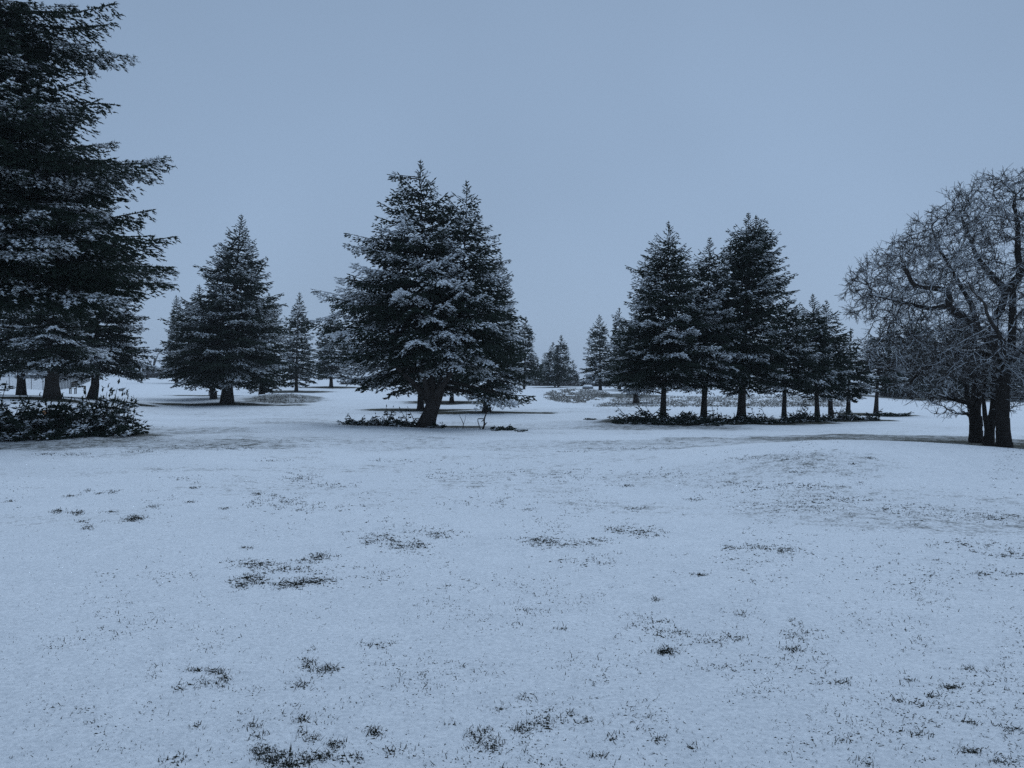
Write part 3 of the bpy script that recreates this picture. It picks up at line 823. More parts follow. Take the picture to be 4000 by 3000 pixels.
for (x, t, bb, Yb, w), lb in zip(belt, blab):
    spruce('spruce', lb, (x, bb), Yb, [cone(x, (x + (x % 7) - 3, t), bb - 22 - x % 9, x - w, x + w, k=.6)], 14, int(x), group=NB, snow=.25, dens=1.2)


# ------------------------------------------------------------------ low boughs and brush on the ground
LB_NAME = 'dark low boughs along the foot of the row'


def brush(name, label, spots, s, seed, cat='boughs', group=None, snow=.5, ctr=None, hairy=False, droop=.12):
    """spots: (px, py of the foot, Y, height px, spread px, number, lean)"""
    g = np.random.default_rng(seed)
    S = Shoots()
    px, py, Y = spots[0][:3]
    cx = (px - 2000) / F * Y
    O = np.array([cx, Y, gz(cx, Y)])
    root = empty(name, tuple(O))
    tag(root, label, cat, group)
    for (px, py, Y, hp, sp, num, lean) in spots:
        m2 = Y / F
        for _ in range(int(num * 2.1)):
            x = (px + g.uniform(-.7, .7) * sp - 2000) * m2
            y = Y + g.normal(0, .35)
            z = gz(x, y)
            L = g.uniform(.5, 1.0) * max(sp * m2 * .8, .3)
            az = g.uniform(0, 6.28) if g.random() < .55 else (math.pi / 2 * (1 if lean > 0 else -1) + g.normal(0, .5))
            L = min(L, 1.5)
            dz = hp * m2 * (.8 if group == LB_NAME else 1.0) * (g.uniform(.45, 1.0) if g.random() < (.34 if hairy else .2) else g.uniform(.0, .36))
            bough(S, g, np.array([x, y, z + .03]) - O - .3 * L * np.array([math.sin(az), math.cos(az), 0]), az, L, dz, s, droop, -.02, snow, start=.08, width=.42, fine=1.35)
    # nothing may sink under the snow
    for p in S.p:
        gg = ground(p[:, 0] + O[0], p[:, 1] + O[1]) - O[2]
        p[:, 2] = np.maximum(p[:, 2], gg + .02)
    S.wood.build('stems', M_bark, root)['kind'] = 'stuff'
    me = S.mesh('needles', M_needle, hairy, seed)
    link('needles', me, root)
    print('BRUSH', name, len(me.polygons))
    return root


brush('bough_thicket', 'thick heap of spruce boughs on the ground under the giant tree at the left edge', [(90, 1680, 20, 150, 150, 26, 1), (200, 1682, 20, 140, 150, 24, 1), (-10, 1680, 20.3, 290, 70, 14, 1), (-130, 1680, 20.5, 330, 120, 10, 1), (120, 1680, 19.4, 110, 200, 26, 1)], .125, 101, cat='brush', snow=.40, hairy=True)
brush('bough_thicket', 'outer spruce boughs curling up beside the heap at the left, tips towards the open snow', [(300, 1684, 20, 140, 110, 22, 1), (380, 1686, 20, 150, 90, 20, 1), (430, 1688, 19.7, 50, 70, 12, 1), (425, 1640, 20.4, 190, 60, 10, 1), (450, 1640, 20.3, 170, 40, 6, 1)], .125, 102, cat='brush', snow=.42, hairy=True)
CB = 'low boughs lying by the trunk of the central tree'
brush('low_bough', 'low boughs heaped against the left of the central trunk', [(1575, 1668, 29, 70, 70, 12, -1), (1530, 1667, 29, 80, 40, 7, 1)], .10, 103, group=CB, snow=.35)
brush('low_bough', 'upright little bough between the heap by the central trunk and the flat boughs', [(1484, 1664, 29, 80, 26, 7, 1)], .10, 104, group=CB, snow=.35)
brush('low_bough', 'flat low boughs furthest left of the central trunk', [(1385, 1662, 29, 40, 55, 9, -1), (1440, 1663, 29, 40, 30, 5, 1)], .10, 105, group=CB, snow=.35)
brush('low_bough', 'thin broken boughs just right of the central trunk', [(1705, 1674, 28.5, 22, 35, 5, 1)], .08, 106, group=CB, snow=.4)
LB = 'dark low boughs along the foot of the row'
for (sp, lb, sd) in [
        ([(2500, 1660, 32, 75, 100, 22, -1), (2610, 1664, 31.6, 35, 130, 20, 1), (2470, 1666, 31.5, 45, 60, 8, -1)], 'dark mat of low boughs under the broad spruce at the left end of the row', 111),
        ([(2690, 1660, 32.4, 45, 80, 16, 1), (2745, 1664, 32, 25, 110, 14, 1)], 'dark mat of low boughs between the first and second trunk of the row', 112),
        ([(2690, 1640, 33.6, 105, 30, 6, 1)], 'small upright spruce shoot just left of the second trunk of the row', 113),
        ([(2795, 1640, 34.4, 140, 26, 7, 1)], 'ragged upright sprig just right of the second trunk of the row', 114),
        ([(2860, 1655, 33.6, 38, 80, 16, 1), (2940, 1660, 33.4, 35, 80, 14, 1)], 'dark low boughs round the foot of the tallest spruce', 115),
        ([(2965, 1655, 33.8, 90, 40, 8, 1), (3040, 1660, 34.0, 40, 50, 10, 1)], 'low boughs with a raised sprig between the third and fourth trunk of the row', 116),
        ([(3130, 1650, 35.4, 50, 70, 14, 1), (3190, 1650, 36.0, 35, 60, 12, 1)], 'low boughs right of the fourth trunk of the row', 117),
        ([(3130, 1632, 36.4, 95, 32, 8, 1)], 'feathery raised sprig between the fourth and fifth trunk of the row', 118),
        ([(3280, 1646, 37.8, 60, 40, 9, 1), (3340, 1640, 38.6, 35, 60, 12, 1), (3375, 1642, 38.4, 25, 40, 6, 1)], 'low boughs at the right end of the row', 119),
        ([(3455, 1626, 45, 26, 70, 14, 1), (3500, 1628, 45, 22, 40, 8, 1)], 'low boughs trailing right from the lone spruce near the oaks', 120)]:
    brush('low_bough', lb, sp, .12, sd, group=LB, snow=.18)


# ------------------------------------------------------------------ oaks and other bare trees
def bare_tree(name, label, base, Y, limbs, blob, seed, natt, step=.28, tip=.008, trunk_r=.28, twigs=2.4, twig_len=.26, cat='oak tree', group=None, kill=1.6, reach=8.0, gnarl=.30, expn=2.3, low=None, droop=0.0):
    """limbs: list of (parent limb, [(px, py, depth m)...]); blob: function giving attraction points"""
    g = np.random.default_rng(seed)
    bx, by, _ = at(base[0], base[1], Y)
    bz = gz(bx, by)
    O = np.array([bx, by, bz])
    root = empty(name, tuple(O)); tag(root, label, cat, group)
    pos, par, lr = [], [], []
    for pi, pts in limbs:
        P = np.array([((px - 2000) / F * (Y + dy), Y + dy, EYE - (py - 1500) / F * (Y + dy)) for px, py, dy in pts])
        if pi is None: P[0] = O + np.array([0, 0, -.1])
        Ls = np.linalg.norm(np.diff(P, axis=0), axis=1).mean()
        P = jitter_line(P, g, .03 * Ls, max(2, int(Ls / step)))
        if pi is None: prev = -1; k0 = 0
        else:
            allp = np.array(pos); prev = int(((allp - P[0]) ** 2).sum(1).argmin()); k0 = 1
        r_a = trunk_r if pi is None else trunk_r * (.62 if limbs.index((pi, pts)) < 7 else .40)
        r_b = trunk_r * .72 if pi is None else trunk_r * (.20 if len(limbs) > 6 and limbs.index((pi, pts)) < 7 else .10)
        for qi, q in enumerate(P[k0:]):
            pos.append(q); par.append(prev); prev = len(pos) - 1
            lr.append(r_a + (r_b - r_a) * (qi + k0) / len(P))
    A = blob(g, natt)
    pos = list(pos)
    PP = np.array(pos)
    nd_ = np.full(len(A), 1e9); ni = np.zeros(len(A), int)
    def upd(new, i0):
        nonlocal nd_, ni
        for c in range(0, len(new), 400):
            blk = new[c:c + 400]
            D = ((A[:, None] - blk[None]) ** 2).sum(-1)
            j = D.argmin(1); dmin = D[np.arange(len(A)), j]
            bt = dmin < nd_
            nd_ = np.where(bt, dmin, nd_); ni = np.where(bt, j + i0 + c, ni)
    upd(PP, 0)
    for it in range(110):
        act = (nd_ < (reach * step) ** 2) & (nd_ > (kill * step) ** 2)
        if not act.any(): break
        idx = ni[act]; vec = A[act] - PP[idx]
        vec /= np.linalg.norm(vec, axis=1)[:, None] + 1e-9
        uq, inv = np.unique(idx, return_inverse=True)
        D = np.zeros((len(uq), 3)); np.add.at(D, inv, vec)
        D /= np.linalg.norm(D, axis=1)[:, None] + 1e-9
        D += g.normal(0, gnarl, D.shape)
        D[:, 2] -= droop
        D /= np.linalg.norm(D, axis=1)[:, None] + 1e-9
        new = PP[uq] + D * step
        i0 = len(PP)
        PP = np.vstack([PP, new]); par += list(uq)
        upd(new, i0)
        A_keep = nd_ > (kill * step) ** 2
        A = A[A_keep]; nd_ = nd_[A_keep]; ni = ni[A_keep]
        if len(PP) > 22000 or len(A) == 0: break
    par = np.array(par)
    N = len(PP)
    # pipe model radii
    acc = np.zeros(N); nchild = np.bincount(par[par >= 0], minlength=N)
    acc[nchild == 0] = tip ** expn
    for i in range(N - 1, 0, -1):
        if par[i] >= 0: acc[par[i]] += acc[i]
    rad = acc ** (1 / expn)
    rad *= np.minimum(1, 1)
    sc = trunk_r / max(rad[0], 1e-6)
    rad = tip + (rad - tip) * sc
    rad = np.minimum(np.maximum(rad, tip), trunk_r)
    rad[:len(lr)] = np.array(lr)
    rad[len(lr):] = np.minimum(tip + (rad[len(lr):] - tip) * .6, trunk_r * .15)
    h0 = PP[:, 2] - bz
    on_trunk = rad > trunk_r * .8
    rad = rad * np.where(on_trunk & (h0 < .8), 1 + .22 * np.exp(-np.maximum(h0, 0) / .16), 1)
    # smooth positions a little
    def segs(sel, k, nm, mat, rough):
        i = np.nonzero(sel & (par >= 0))[0]
        a, b_ = PP[par[i]] - O, PP[i] - O
        ra, rb = np.minimum(rad[par[i]], rad[i] * 1.5), rad[i]
        return tube_many(a, b_, ra, rb, k, g, rough)
    thick = rad > .035
    V1, T1 = segs(thick, 9, 'trunk', M_oak, .06)
    V2, T2 = segs(~thick, 4, 'limbs', M_oak, 0)
    # twigs
    thin = np.nonzero((rad < .028) & (par >= 0))[0]
    ntw = int(len(thin) * twigs)
    pick = thin[g.integers(0, len(thin), ntw)]
    dirp = PP[pick] - PP[par[pick]]; dirp /= np.linalg.norm(dirp, axis=1)[:, None] + 1e-9
    st = PP[pick] - dirp * step * g.random(ntw)[:, None] - O
    rnd = g.normal(0, .5, (ntw, 3)); rnd[:, 2] *= .7
    d1 = dirp * .7 + rnd; d1 /= np.linalg.norm(d1, axis=1)[:, None]
    L1 = twig_len * g.uniform(.4, 1.1, ntw)
    m1 = st + d1 * (L1 * .5)[:, None]
    d2 = d1 + g.normal(0, .3, (ntw, 3)); d2 /= np.linalg.norm(d2, axis=1)[:, None]
    e1 = m1 + d2 * (L1 * .55)[:, None]
    d3 = d1 + g.normal(0, .8, (ntw, 3)); d3 /= np.linalg.norm(d3, axis=1)[:, None]
    e2 = m1 + d3 * (L1 * .45)[:, None]
    r_ = np.full(ntw, tip * .9)
    parts = [tube_many(st, m1, r_, r_ * .85, 3, g, 0), tube_many(m1, e1, r_ * .85, r_ * .6, 3, g, 0), tube_many(m1, e2, r_ * .85, r_ * .6, 3, g, 0)]
    Vt, Tt, n0 = [V2], [T2], len(V2)
    for v, t in parts:
        Vt.append(v); Tt.append(t + n0); n0 += len(v)
    link('trunk', mesh_np('trunk', V1, T1, M_oak, smooth=True), root)
    cme = mesh_np('crown', np.vstack(Vt), np.vstack(Tt), M_twig)
    link('crown', cme, root)
    print('BARE', name, N, len(cme.polygons) + len(T1))
    return root


def tube_many(a, b_, ra, rb, k, g, rough):
    """many straight tapered segments at once"""
    d = b_ - a; ln = np.linalg.norm(d, axis=1)[:, None] + 1e-9; d = d / ln
    ref = np.where(np.abs(d[:, 2:3]) < .9, np.array([[0, 0, 1.0]]), np.array([[1.0, 0, 0]]))
    A_ = np.cross(d, ref); A_ /= np.linalg.norm(A_, axis=1)[:, None] + 1e-9
    B_ = np.cross(d, A_)
    th = np.arange(k) * 2 * math.pi / k
    ring = A_[:, None] * np.cos(th)[None, :, None] + B_[:, None] * np.sin(th)[None, :, None]
    ov = d * (ra * .35)[:, None]
    jit = 1 + (g.normal(0, rough, (len(a), k)) if rough else 0)
    v0 = (a - ov)[:, None] + ring * (ra[:, None] * jit)[:, :, None]
    v1 = (b_ + ov * .6)[:, None] + ring * (rb[:, None] * jit)[:, :, None]
    V = np.concatenate([v0, v1], 1)
    j = np.arange(k); jn = (j + 1) % k
    tri = np.concatenate([np.stack([j, jn, jn + k], 1), np.stack([j, jn + k, j + k], 1)])
    T = (tri[None] + (np.arange(len(a)) * 2 * k)[:, None, None]).reshape(-1, 3)
    return V.reshape(-1, 3), T


def px_blob(Y, ells, dy, outside=None):
    """attraction points in ellipsoids given in photograph pixels (cx, cy, rx, ry, weight)"""
    def f(g, n):
        out = []
        w = np.array([e[4] for e in ells], float); w /= w.sum()
        for e, ww in zip(ells, w):
            m_ = int(n * ww)
            v = g.normal(size=(m_, 3)); v /= np.linalg.norm(v, axis=1)[:, None]
            rr = g.random(m_) ** (1 / 3.6)
            p = v * rr[:, None]
            X = (e[0] + p[:, 0] * e[2] - 2000) / F * Y
            Z = EYE - (e[1] + p[:, 1] * e[3] - 1500) / F * Y
            out.append(np.stack([X, Y + p[:, 2] * (e[2] / F * Y * .85 if dy is None else dy), Z], 1))
        A = np.vstack(out)
        return A[A[:, 2] > .5]
    return f


oak_limbs = [
    (None, [(3923, 1760, 0), (3918, 1640, 0), (3918, 1520, 0), (3925, 1440, 0), (3915, 1396, 0)]),
    (0, [(3915, 1396, 0), (3880, 1338, -.1), (3822, 1294, -.4), (3793, 1251, -.6), (3735, 1229, -.8), (3699, 1193, -.9), (3713, 1157, -1.0), (3690, 1130, -1.0), (3627, 1121, -1.1), (3569, 1121, -1.1), (3545, 1080, -1.1), (3530, 1040, -1.2)]),
    (0, [(3880, 1338, -.1), (3883, 1251, .3), (3916, 1186, .4), (3930, 1135, .5), (3894, 1099, .5), (3851, 1048, .6), (3815, 1005, .6), (3790, 930, .7), (3760, 860, .8)]),
    (0, [(3930, 1135, .5), (3974, 1092, .3), (3992, 1050, .3), (3967, 985, .2), (3981, 889, .1), (3960, 800, .1)]),
    (0, [(3925, 1430, 0), (3955, 1380, -.2), (3950, 1215, -.2), (3960, 1120, -.3), (4010, 1020, -.4), (4060, 900, -.5)]),
    (0, [(3915, 1396, 0), (3851, 1378, .5), (3779, 1381, .9), (3706, 1367, 1.1), (3663, 1388, 1.3), (3641, 1425, 1.4), (3590, 1453, 1.5), (3554, 1497, 1.6)]),
    (0, [(3955, 1395, -.2), (4020, 1340, -.4), (4090, 1270, -.6), (4200, 1230, -.8), (4300, 1180, -1)]),
    (0, [(3699, 1193, -.9), (3640, 1210, -.6), (3570, 1190, -.3), (3480, 1170, 0), (3400, 1150, .2)]),
    (0, [(3822, 1294, -.4), (3790, 1180, .2), (3720, 1060, .5), (3660, 960, .6), (3640, 880, .6)]),
    (0, [(3955, 1395, -.2), (3990, 1330, 1.0), (3960, 1230, 2.0), (3900, 1130, 2.6)]),
    (0, [(3925, 1440, 0), (3930, 1370, -1.0), (3900, 1300, -1.8), (3840, 1200, -2.4), (3780, 1100, -2.8)]),
]
oakE = [(3950, 1120, 520, 380, 5), (3620, 1110, 270, 230, 3.2), (3480, 1150, 150, 130, 1), (3720, 920, 150, 140, 1.3), (3920, 800, 220, 130, 1.8), (3560, 1370, 180, 120, 1.3), (4150, 1050, 330, 350, 2), (3420, 1060, 80, 60, .5), (3760, 1390, 140, 90, .8), (3570, 1530, 45, 60, .14), (3980, 1500, 130, 90, .5)]
bare_tree('oak', 'large spreading bare oak with the thickest trunk, rimed twigs reaching far left', (3923, 1762), 18.5, oak_limbs, px_blob(18.5, oakE, 1.9), 201, 6000, step=.15, tip=.0068, trunk_r=.168, twigs=3.2, twig_len=.30,
          group='bare oaks at the right edge', kill=1.25, reach=9, gnarl=.20)
bare_tree('oak', 'twin stemmed bare oak next left of the thickest trunk', (3858, 1742), 19.8,
          [(None, [(3858, 1745, 0), (3862, 1690, 0), (3880, 1600, .1), (3895, 1480, .2), (3900, 1380, .3), (3880, 1250, .4)]), (0, [(3860, 1700, 0), (3848, 1640, -.1), (3840, 1560, -.2), (3850, 1470, -.3), (3830, 1380, -.3)])],
          px_blob(19.8, [(3900, 1420, 150, 190, 1), (3960, 1500, 110, 110, .6), (3830, 1330, 120, 120, .8)], None), 202, 600, step=.18, tip=.0075, trunk_r=.12, twigs=3, group='bare oaks at the right edge', kill=1.3)
bare_tree('oak', 'bare oak with the broad trunk third from the right, low snowy limbs to the left', (3810, 1727), 21,
          [(None, [(3810, 1730, 0), (3808, 1660, 0), (3815, 1560, 0), (3812, 1450, 0), (3800, 1360, .2), (3790, 1240, .3)]), (0, [(3815, 1580, 0), (3780, 1575, -.3), (3730, 1560, -.5), (3660, 1540, -.6)]), (0, [(3812, 1470, 0), (3760, 1430, .4), (3690, 1420, .6), (3600, 1470, .7)])],
          px_blob(21, [(3720, 1410, 150, 80, 1), (3800, 1330, 150, 130, .9), (3610, 1430, 110, 60, .6), (3660, 1550, 80, 35, .18)], None), 203, 850, step=.18, tip=.0075, trunk_r=.155, twigs=3, group='bare oaks at the right edge', kill=1.3)
bare_tree('oak', 'slender bare oak stem leaning at the left of the oak clump', (3795, 1718), 21.8,
          [(None, [(3795, 1722, 0), (3798, 1660, 0), (3790, 1590, 0), (3775, 1540, 0), (3770, 1480, 0)]), (0, [(3795, 1612, 0), (3760, 1617, -.2), (3722, 1612, -.3)])],
          px_blob(21.8, [(3740, 1540, 110, 70, 1), (3690, 1600, 60, 55, .3), (3770, 1440, 90, 90, .8)], None), 204, 320, step=.17, tip=.0075, trunk_r=.085, twigs=2.6, group='bare oaks at the right edge', kill=1.3)
# far bare trees by the house
bare_tree('bare_tree', 'far leafless tree with spreading limbs in front of the distant house', (598, 1470), 190, [(None, [(600, 1476, 0), (600, 1435, 0), (606, 1400, 0)]), (0, [(600, 1440, 0), (585, 1415, 0), (572, 1390, 0)]), (0, [(600, 1430, 0), (615, 1395, 0), (622, 1375, 0)])],
          px_blob(190, [(600, 1395, 34, 36, 1), (570, 1400, 28, 26, .7)], None), 205, 500, step=.55, tip=.03, trunk_r=.28, twigs=1.2, twig_len=1.0, cat='tree')
bare_tree('bare_tree', 'far leafless bushy tree left of the distant house, half behind spruce boughs', (545, 1474), 175, [(None, [(545, 1478, 0), (546, 1440, 0), (548, 1415, 0)])],
          px_blob(175, [(548, 1415, 30, 34, 1)], None), 206, 350, step=.5, tip=.03, trunk_r=.2, twigs=1.2, twig_len=.9, cat='tree')


# ------------------------------------------------------------------ small things near the central tree
def sticks(name, label, Y, lines, cat, r=.02, mat=None):
    px, py, dy = lines[0][0]
    bx = (px - 2000) / F * Y
    O = np.array([bx, Y, gz(bx, Y)])
    root = empty(name, tuple(O)); tag(root, label, cat)
    g = np.random.default_rng(int(px))
    for i, ln in enumerate(lines):
        P = np.array([((a - 2000) / F * (Y + d), Y + d, EYE - (b_ - 1500) / F * (Y + d)) for a, b_, d in ln])
        P = jitter_line(P, g, .008, 3) - O
        if i == 0: P[0] = (0, 0, -.05)
        rr = np.linspace(r if i == 0 else r * .5, r * .25, len(P))
        G = Geo(); G.tube(P, rr, 6, 3, .05)
        G.build('stem' if i == 0 else 'side_twig', mat or M_bark, root, smooth=True)
    return root


sticks('dead_sapling', 'dead crooked sapling standing right of the central tree', 28.2,
       [[(1884, 1684, 0), (1891, 1660, 0), (1890, 1640, 0), (1898, 1620, 0), (1905, 1590, 0), (1908, 1560, 0)], [(1890, 1636, 0), (1866, 1634, 0), (1868, 1650, 0), (1878, 1684, 0)], [(1892, 1662, 0), (1900, 1652, 0), (1903, 1650, 0)], [(1890, 1640, 0), (1880, 1648, 0)], [(1878, 1680, 0), (1872, 1665, 0), (1870, 1655, 0)], [(1905, 1612, 0), (1915, 1610, 0)]], 'sapling', .045)
sticks('forked_twig', 'thin leafless V shaped twig sticking out of the snow between trunk and dead sapling', 28.2, [[(1806, 1684, 0), (1810, 1655, 0), (1802, 1635, 0), (1794, 1618, 0)], [(1808, 1665, 0), (1815, 1640, 0), (1820, 1622, 0)]], 'twig', .022)
sticks('short_stick', 'short slanting stick in the snow right of the central trunk', 28.2, [[(1778, 1683, 0), (1784, 1673, 0), (1791, 1665, 0)]], 'stick', .02)
sticks('thin_branch', 'thin bent branch hanging by the trunk behind the dead sapling', 41, [[(1916, 1608, 0), (1926, 1598, 0), (1932, 1580, 0), (1934, 1565, 0)]], 'branch', .02)
brush('small_sprig', 'left one of two tiny spruce sprigs in the snow right of the dead sapling', [(1941, 1684, 27.8, 12, 14, 6, 1)], .08, 131, cat='sprig', group='two tiny sprigs on the crest', snow=.2)
brush('small_sprig', 'right one of two tiny spruce sprigs in the snow right of the dead sapling', [(1980, 1684, 27.8, 15, 14, 6, 1)], .08, 132, cat='sprig', group='two tiny sprigs on the crest', snow=.2)
brush('fallen_twig', 'dark fallen twig lying flat on open snow below the gap', [(2300, 1634, 35, 3, 22, 4, 1)], .07, 133, cat='twig', snow=.1)
brush('fallen_twig', 'small fallen twig lying on snow right of the tiny sprigs', [(2032, 1690, 26.5, 2, 10, 3, 1)], .06, 134, cat='twig', snow=.1)
brush('fallen_twig', 'long fallen twig lying on the ground right of the bough heap at the left', [(530, 1689, 21.5, 3, 30, 4, 1)], .07, 135, cat='twig', snow=.1)
# cut log end among the boughs
x, y, _ = at(187, 1577, 30)
z = at(187, 1577, 30)[2]
G = Geo(); G.tube([(0, -.25, 0), (0, .55, -.02)], .085, 14, 3, .03)
lg = empty('cut_log', (x, y, gz(x, y) + .08)); tag(lg, 'cut log with its orange end facing the camera, among boughs at the left', 'log')
G.build('log_body', M_bark, lg, smooth=True)
G = Geo(); G.tube([(0, -.262, 0), (0, -.250, 0)], .078, 14); G.build('cut_end', M_cut, lg)


# ------------------------------------------------------------------ benches, posts, fence, house
def bench(label, px, py, Y, wpx, rz=0.0):
    x = (px - 2000) / F * Y
    root = empty('bench', (x, Y, gz(x, Y)), rz); tag(root, label, 'bench', 'park benches')
    w = wpx * Y / F
    for i in range(3):
        Geo().box((0, -.15 + i * .15, .44), (w, .12, .035)).build('seat_slat', M_wood, root)
    for i in range(3):
        Geo().box((0, .27 + i * .02, .58 + i * .13), (w, .03, .11), rx=-.12).build('back_slat', M_wood, root)
    for sx in (-.38, .38):
        g_ = Geo().box((sx * w, -.13, .21), (.06, .06, .42)).box((sx * w, .24, .42), (.06, .06, .86)).box((sx * w, .05, .40), (.05, .42, .05))
        g_.build('leg', M_metal, root)
    return root


bench('wooden bench with a solid back on the far snow, seen left of the curved trunk', 284, 1543, 58, 24, .25)
bench('small bench by the sign and half behind the trunk under the dark left spruce', 826, 1552, 60, 16, -.2)


def post(name, label, px, py, Y, hpx, wpx, cat, head=None, mat=None, group=None):
    x = (px - 2000) / F * Y
    m2 = Y / F
    root = empty(name, (x, Y, gz(x, Y))); tag(root, label, cat, group)
    h = hpx * m2; w = wpx * m2
    Geo().box((0, 0, h / 2 - .05), (w, w, h + .1)).build('pole', mat or M_wood, root)
    if head:
        hw, hh = head[0] * m2, head[1] * m2
        pts = [(-hw / 2, h - hh)] + [(hw / 2, h - hh)] + [(hw / 2 * math.cos(t), h - hw * .35 + hw / 2 * math.sin(t)) for t in np.linspace(0, math.pi, 9)]
        g_ = Geo().poly(pts, .06)
        g_.build('sign_panel', M_signface, root, loc=(-w * .4, -w * .5 - .032, 0))
    return root


post('sign_post', 'round topped signboard on a post in front of the chain link fence', 334, 1537, 60, 31, 2.6, 'sign', (6, 14))
post('sign_post', 'rounded signboard on a post beside the trunk of the dark left spruce', 846, 1563, 56, 26, 2.4, 'sign', (8, 14))
post('marker_post', 'short dark post in the snow right of that signboard and left of the spruce trunk', 862, 1562, 56, 14, 2.8, 'post')
post('marker_post', 'dark post standing alone beyond the upturned boughs at the left', 496, 1546, 60, 21, 2.8, 'post')
post('marker_stake', 'thin pale stake in the snow between the lone dark post and the big dark spruce', 522, 1556, 55, 12, .8, 'stake', mat=M_metal)
post('marker_stake', 'tiny white stake on the snow right of the slim frosted spruce', 1313, 1527, 78, 8, 1.2, 'stake', mat=M_white)
# low broken rail at the foot of the mound
x0 = (1027 - 2000) / F * 54
rl = empty('low_rail', (x0, 54, gz(x0, 54))); tag(rl, 'small broken wooden rail at the foot of the rough mound', 'rail')
for dx, hh in ((-.16, .22), (.14, .34)):
    Geo().box((dx, 0, hh / 2 - .03), (.04, .04, hh + .06)).build('upright', M_wood, rl)
Geo().box((0, -.045, .13), (.46, .035, .04)).build('rail', M_wood, rl)

# chain link fence climbing away to the right
fpts = [(-60, 1512, 66), (60, 1518, 68), (120, 1519, 69), (215, 1522, 70), (230, 1521, 72)]
fline = [(205, 1525, 68), (350, 1497, 105)]
fx = empty('chain_link_fence', (at(215, 1524, 68)[0], 68, gz(at(215, 1524, 68)[0], 68))); tag(fx, 'chain link fence climbing away behind the left spruces', 'fence')
Ofx = np.array(fx.location)
A_, B_ = np.array(at(215, 0, 68))[:2], np.array(at(352, 0, 108))[:2]
C_ = np.array(at(-120, 0, 78))[:2]
HF = 1.15
post_me = None


def fence_run(p, q, n_, name_):
    global post_me
    wires = Geo(); prev = None
    for i in range(n_ + 1):
        c = p + (q - p) * i / n_
        zc = gz(c[0], c[1])
        if post_me is None:
            G_ = Geo().tube([(0, 0, -.1), (0, 0, HF)], .028, 6); post_me = mesh_np('fence_post', np.vstack(G_.V), np.vstack(G_.T), M_metal)
        link('post', post_me, fx, tuple(np.array([c[0], c[1], zc]) - Ofx))
        cur = np.array([c[0], c[1], zc])
        if prev is not None:
            rail = Geo().tube(np.array([prev + (0, 0, HF - .02), cur + (0, 0, HF - .02)]) - Ofx, .02, 5)
            rail.build('top_rail', M_metal, fx)
            wires = Geo()
            K_ = 14
            for s_ in range(-6, K_ + 1):
                for sg in (1, -1):
                    u0, u1 = s_ / K_, s_ / K_ + 6 / K_
                    z0_, z1_ = (0, 1) if sg > 0 else (1, 0)
                    if u0 < 0: z0_ += (z1_ - z0_) * (-u0) / (u1 - u0); u0 = 0
                    if u1 > 1: z1_ = z0_ + (z1_ - z0_) * (1 - u0) / (u1 - u0); u1 = 1
                    if u1 <= u0: continue
                    a = prev + (cur - prev) * u0 + np.array([0, 0, .03 + z0_ * (HF - .06)]); b2 = prev + (cur - prev) * u1 + np.array([0, 0, .03 + z1_ * (HF - .06)])
                    v, t = tube_many(np.array([a - Ofx]), np.array([b2 - Ofx]), np.array([.006]), np.array([.006]), 3, RNG, 0)
                    wires.add(v, t)
            wires.build('wire_mesh', M_metal, fx)
        prev = cur


fence_run(A_, B_, 15, 'a')
fence_run(A_, C_, 8, 'b')

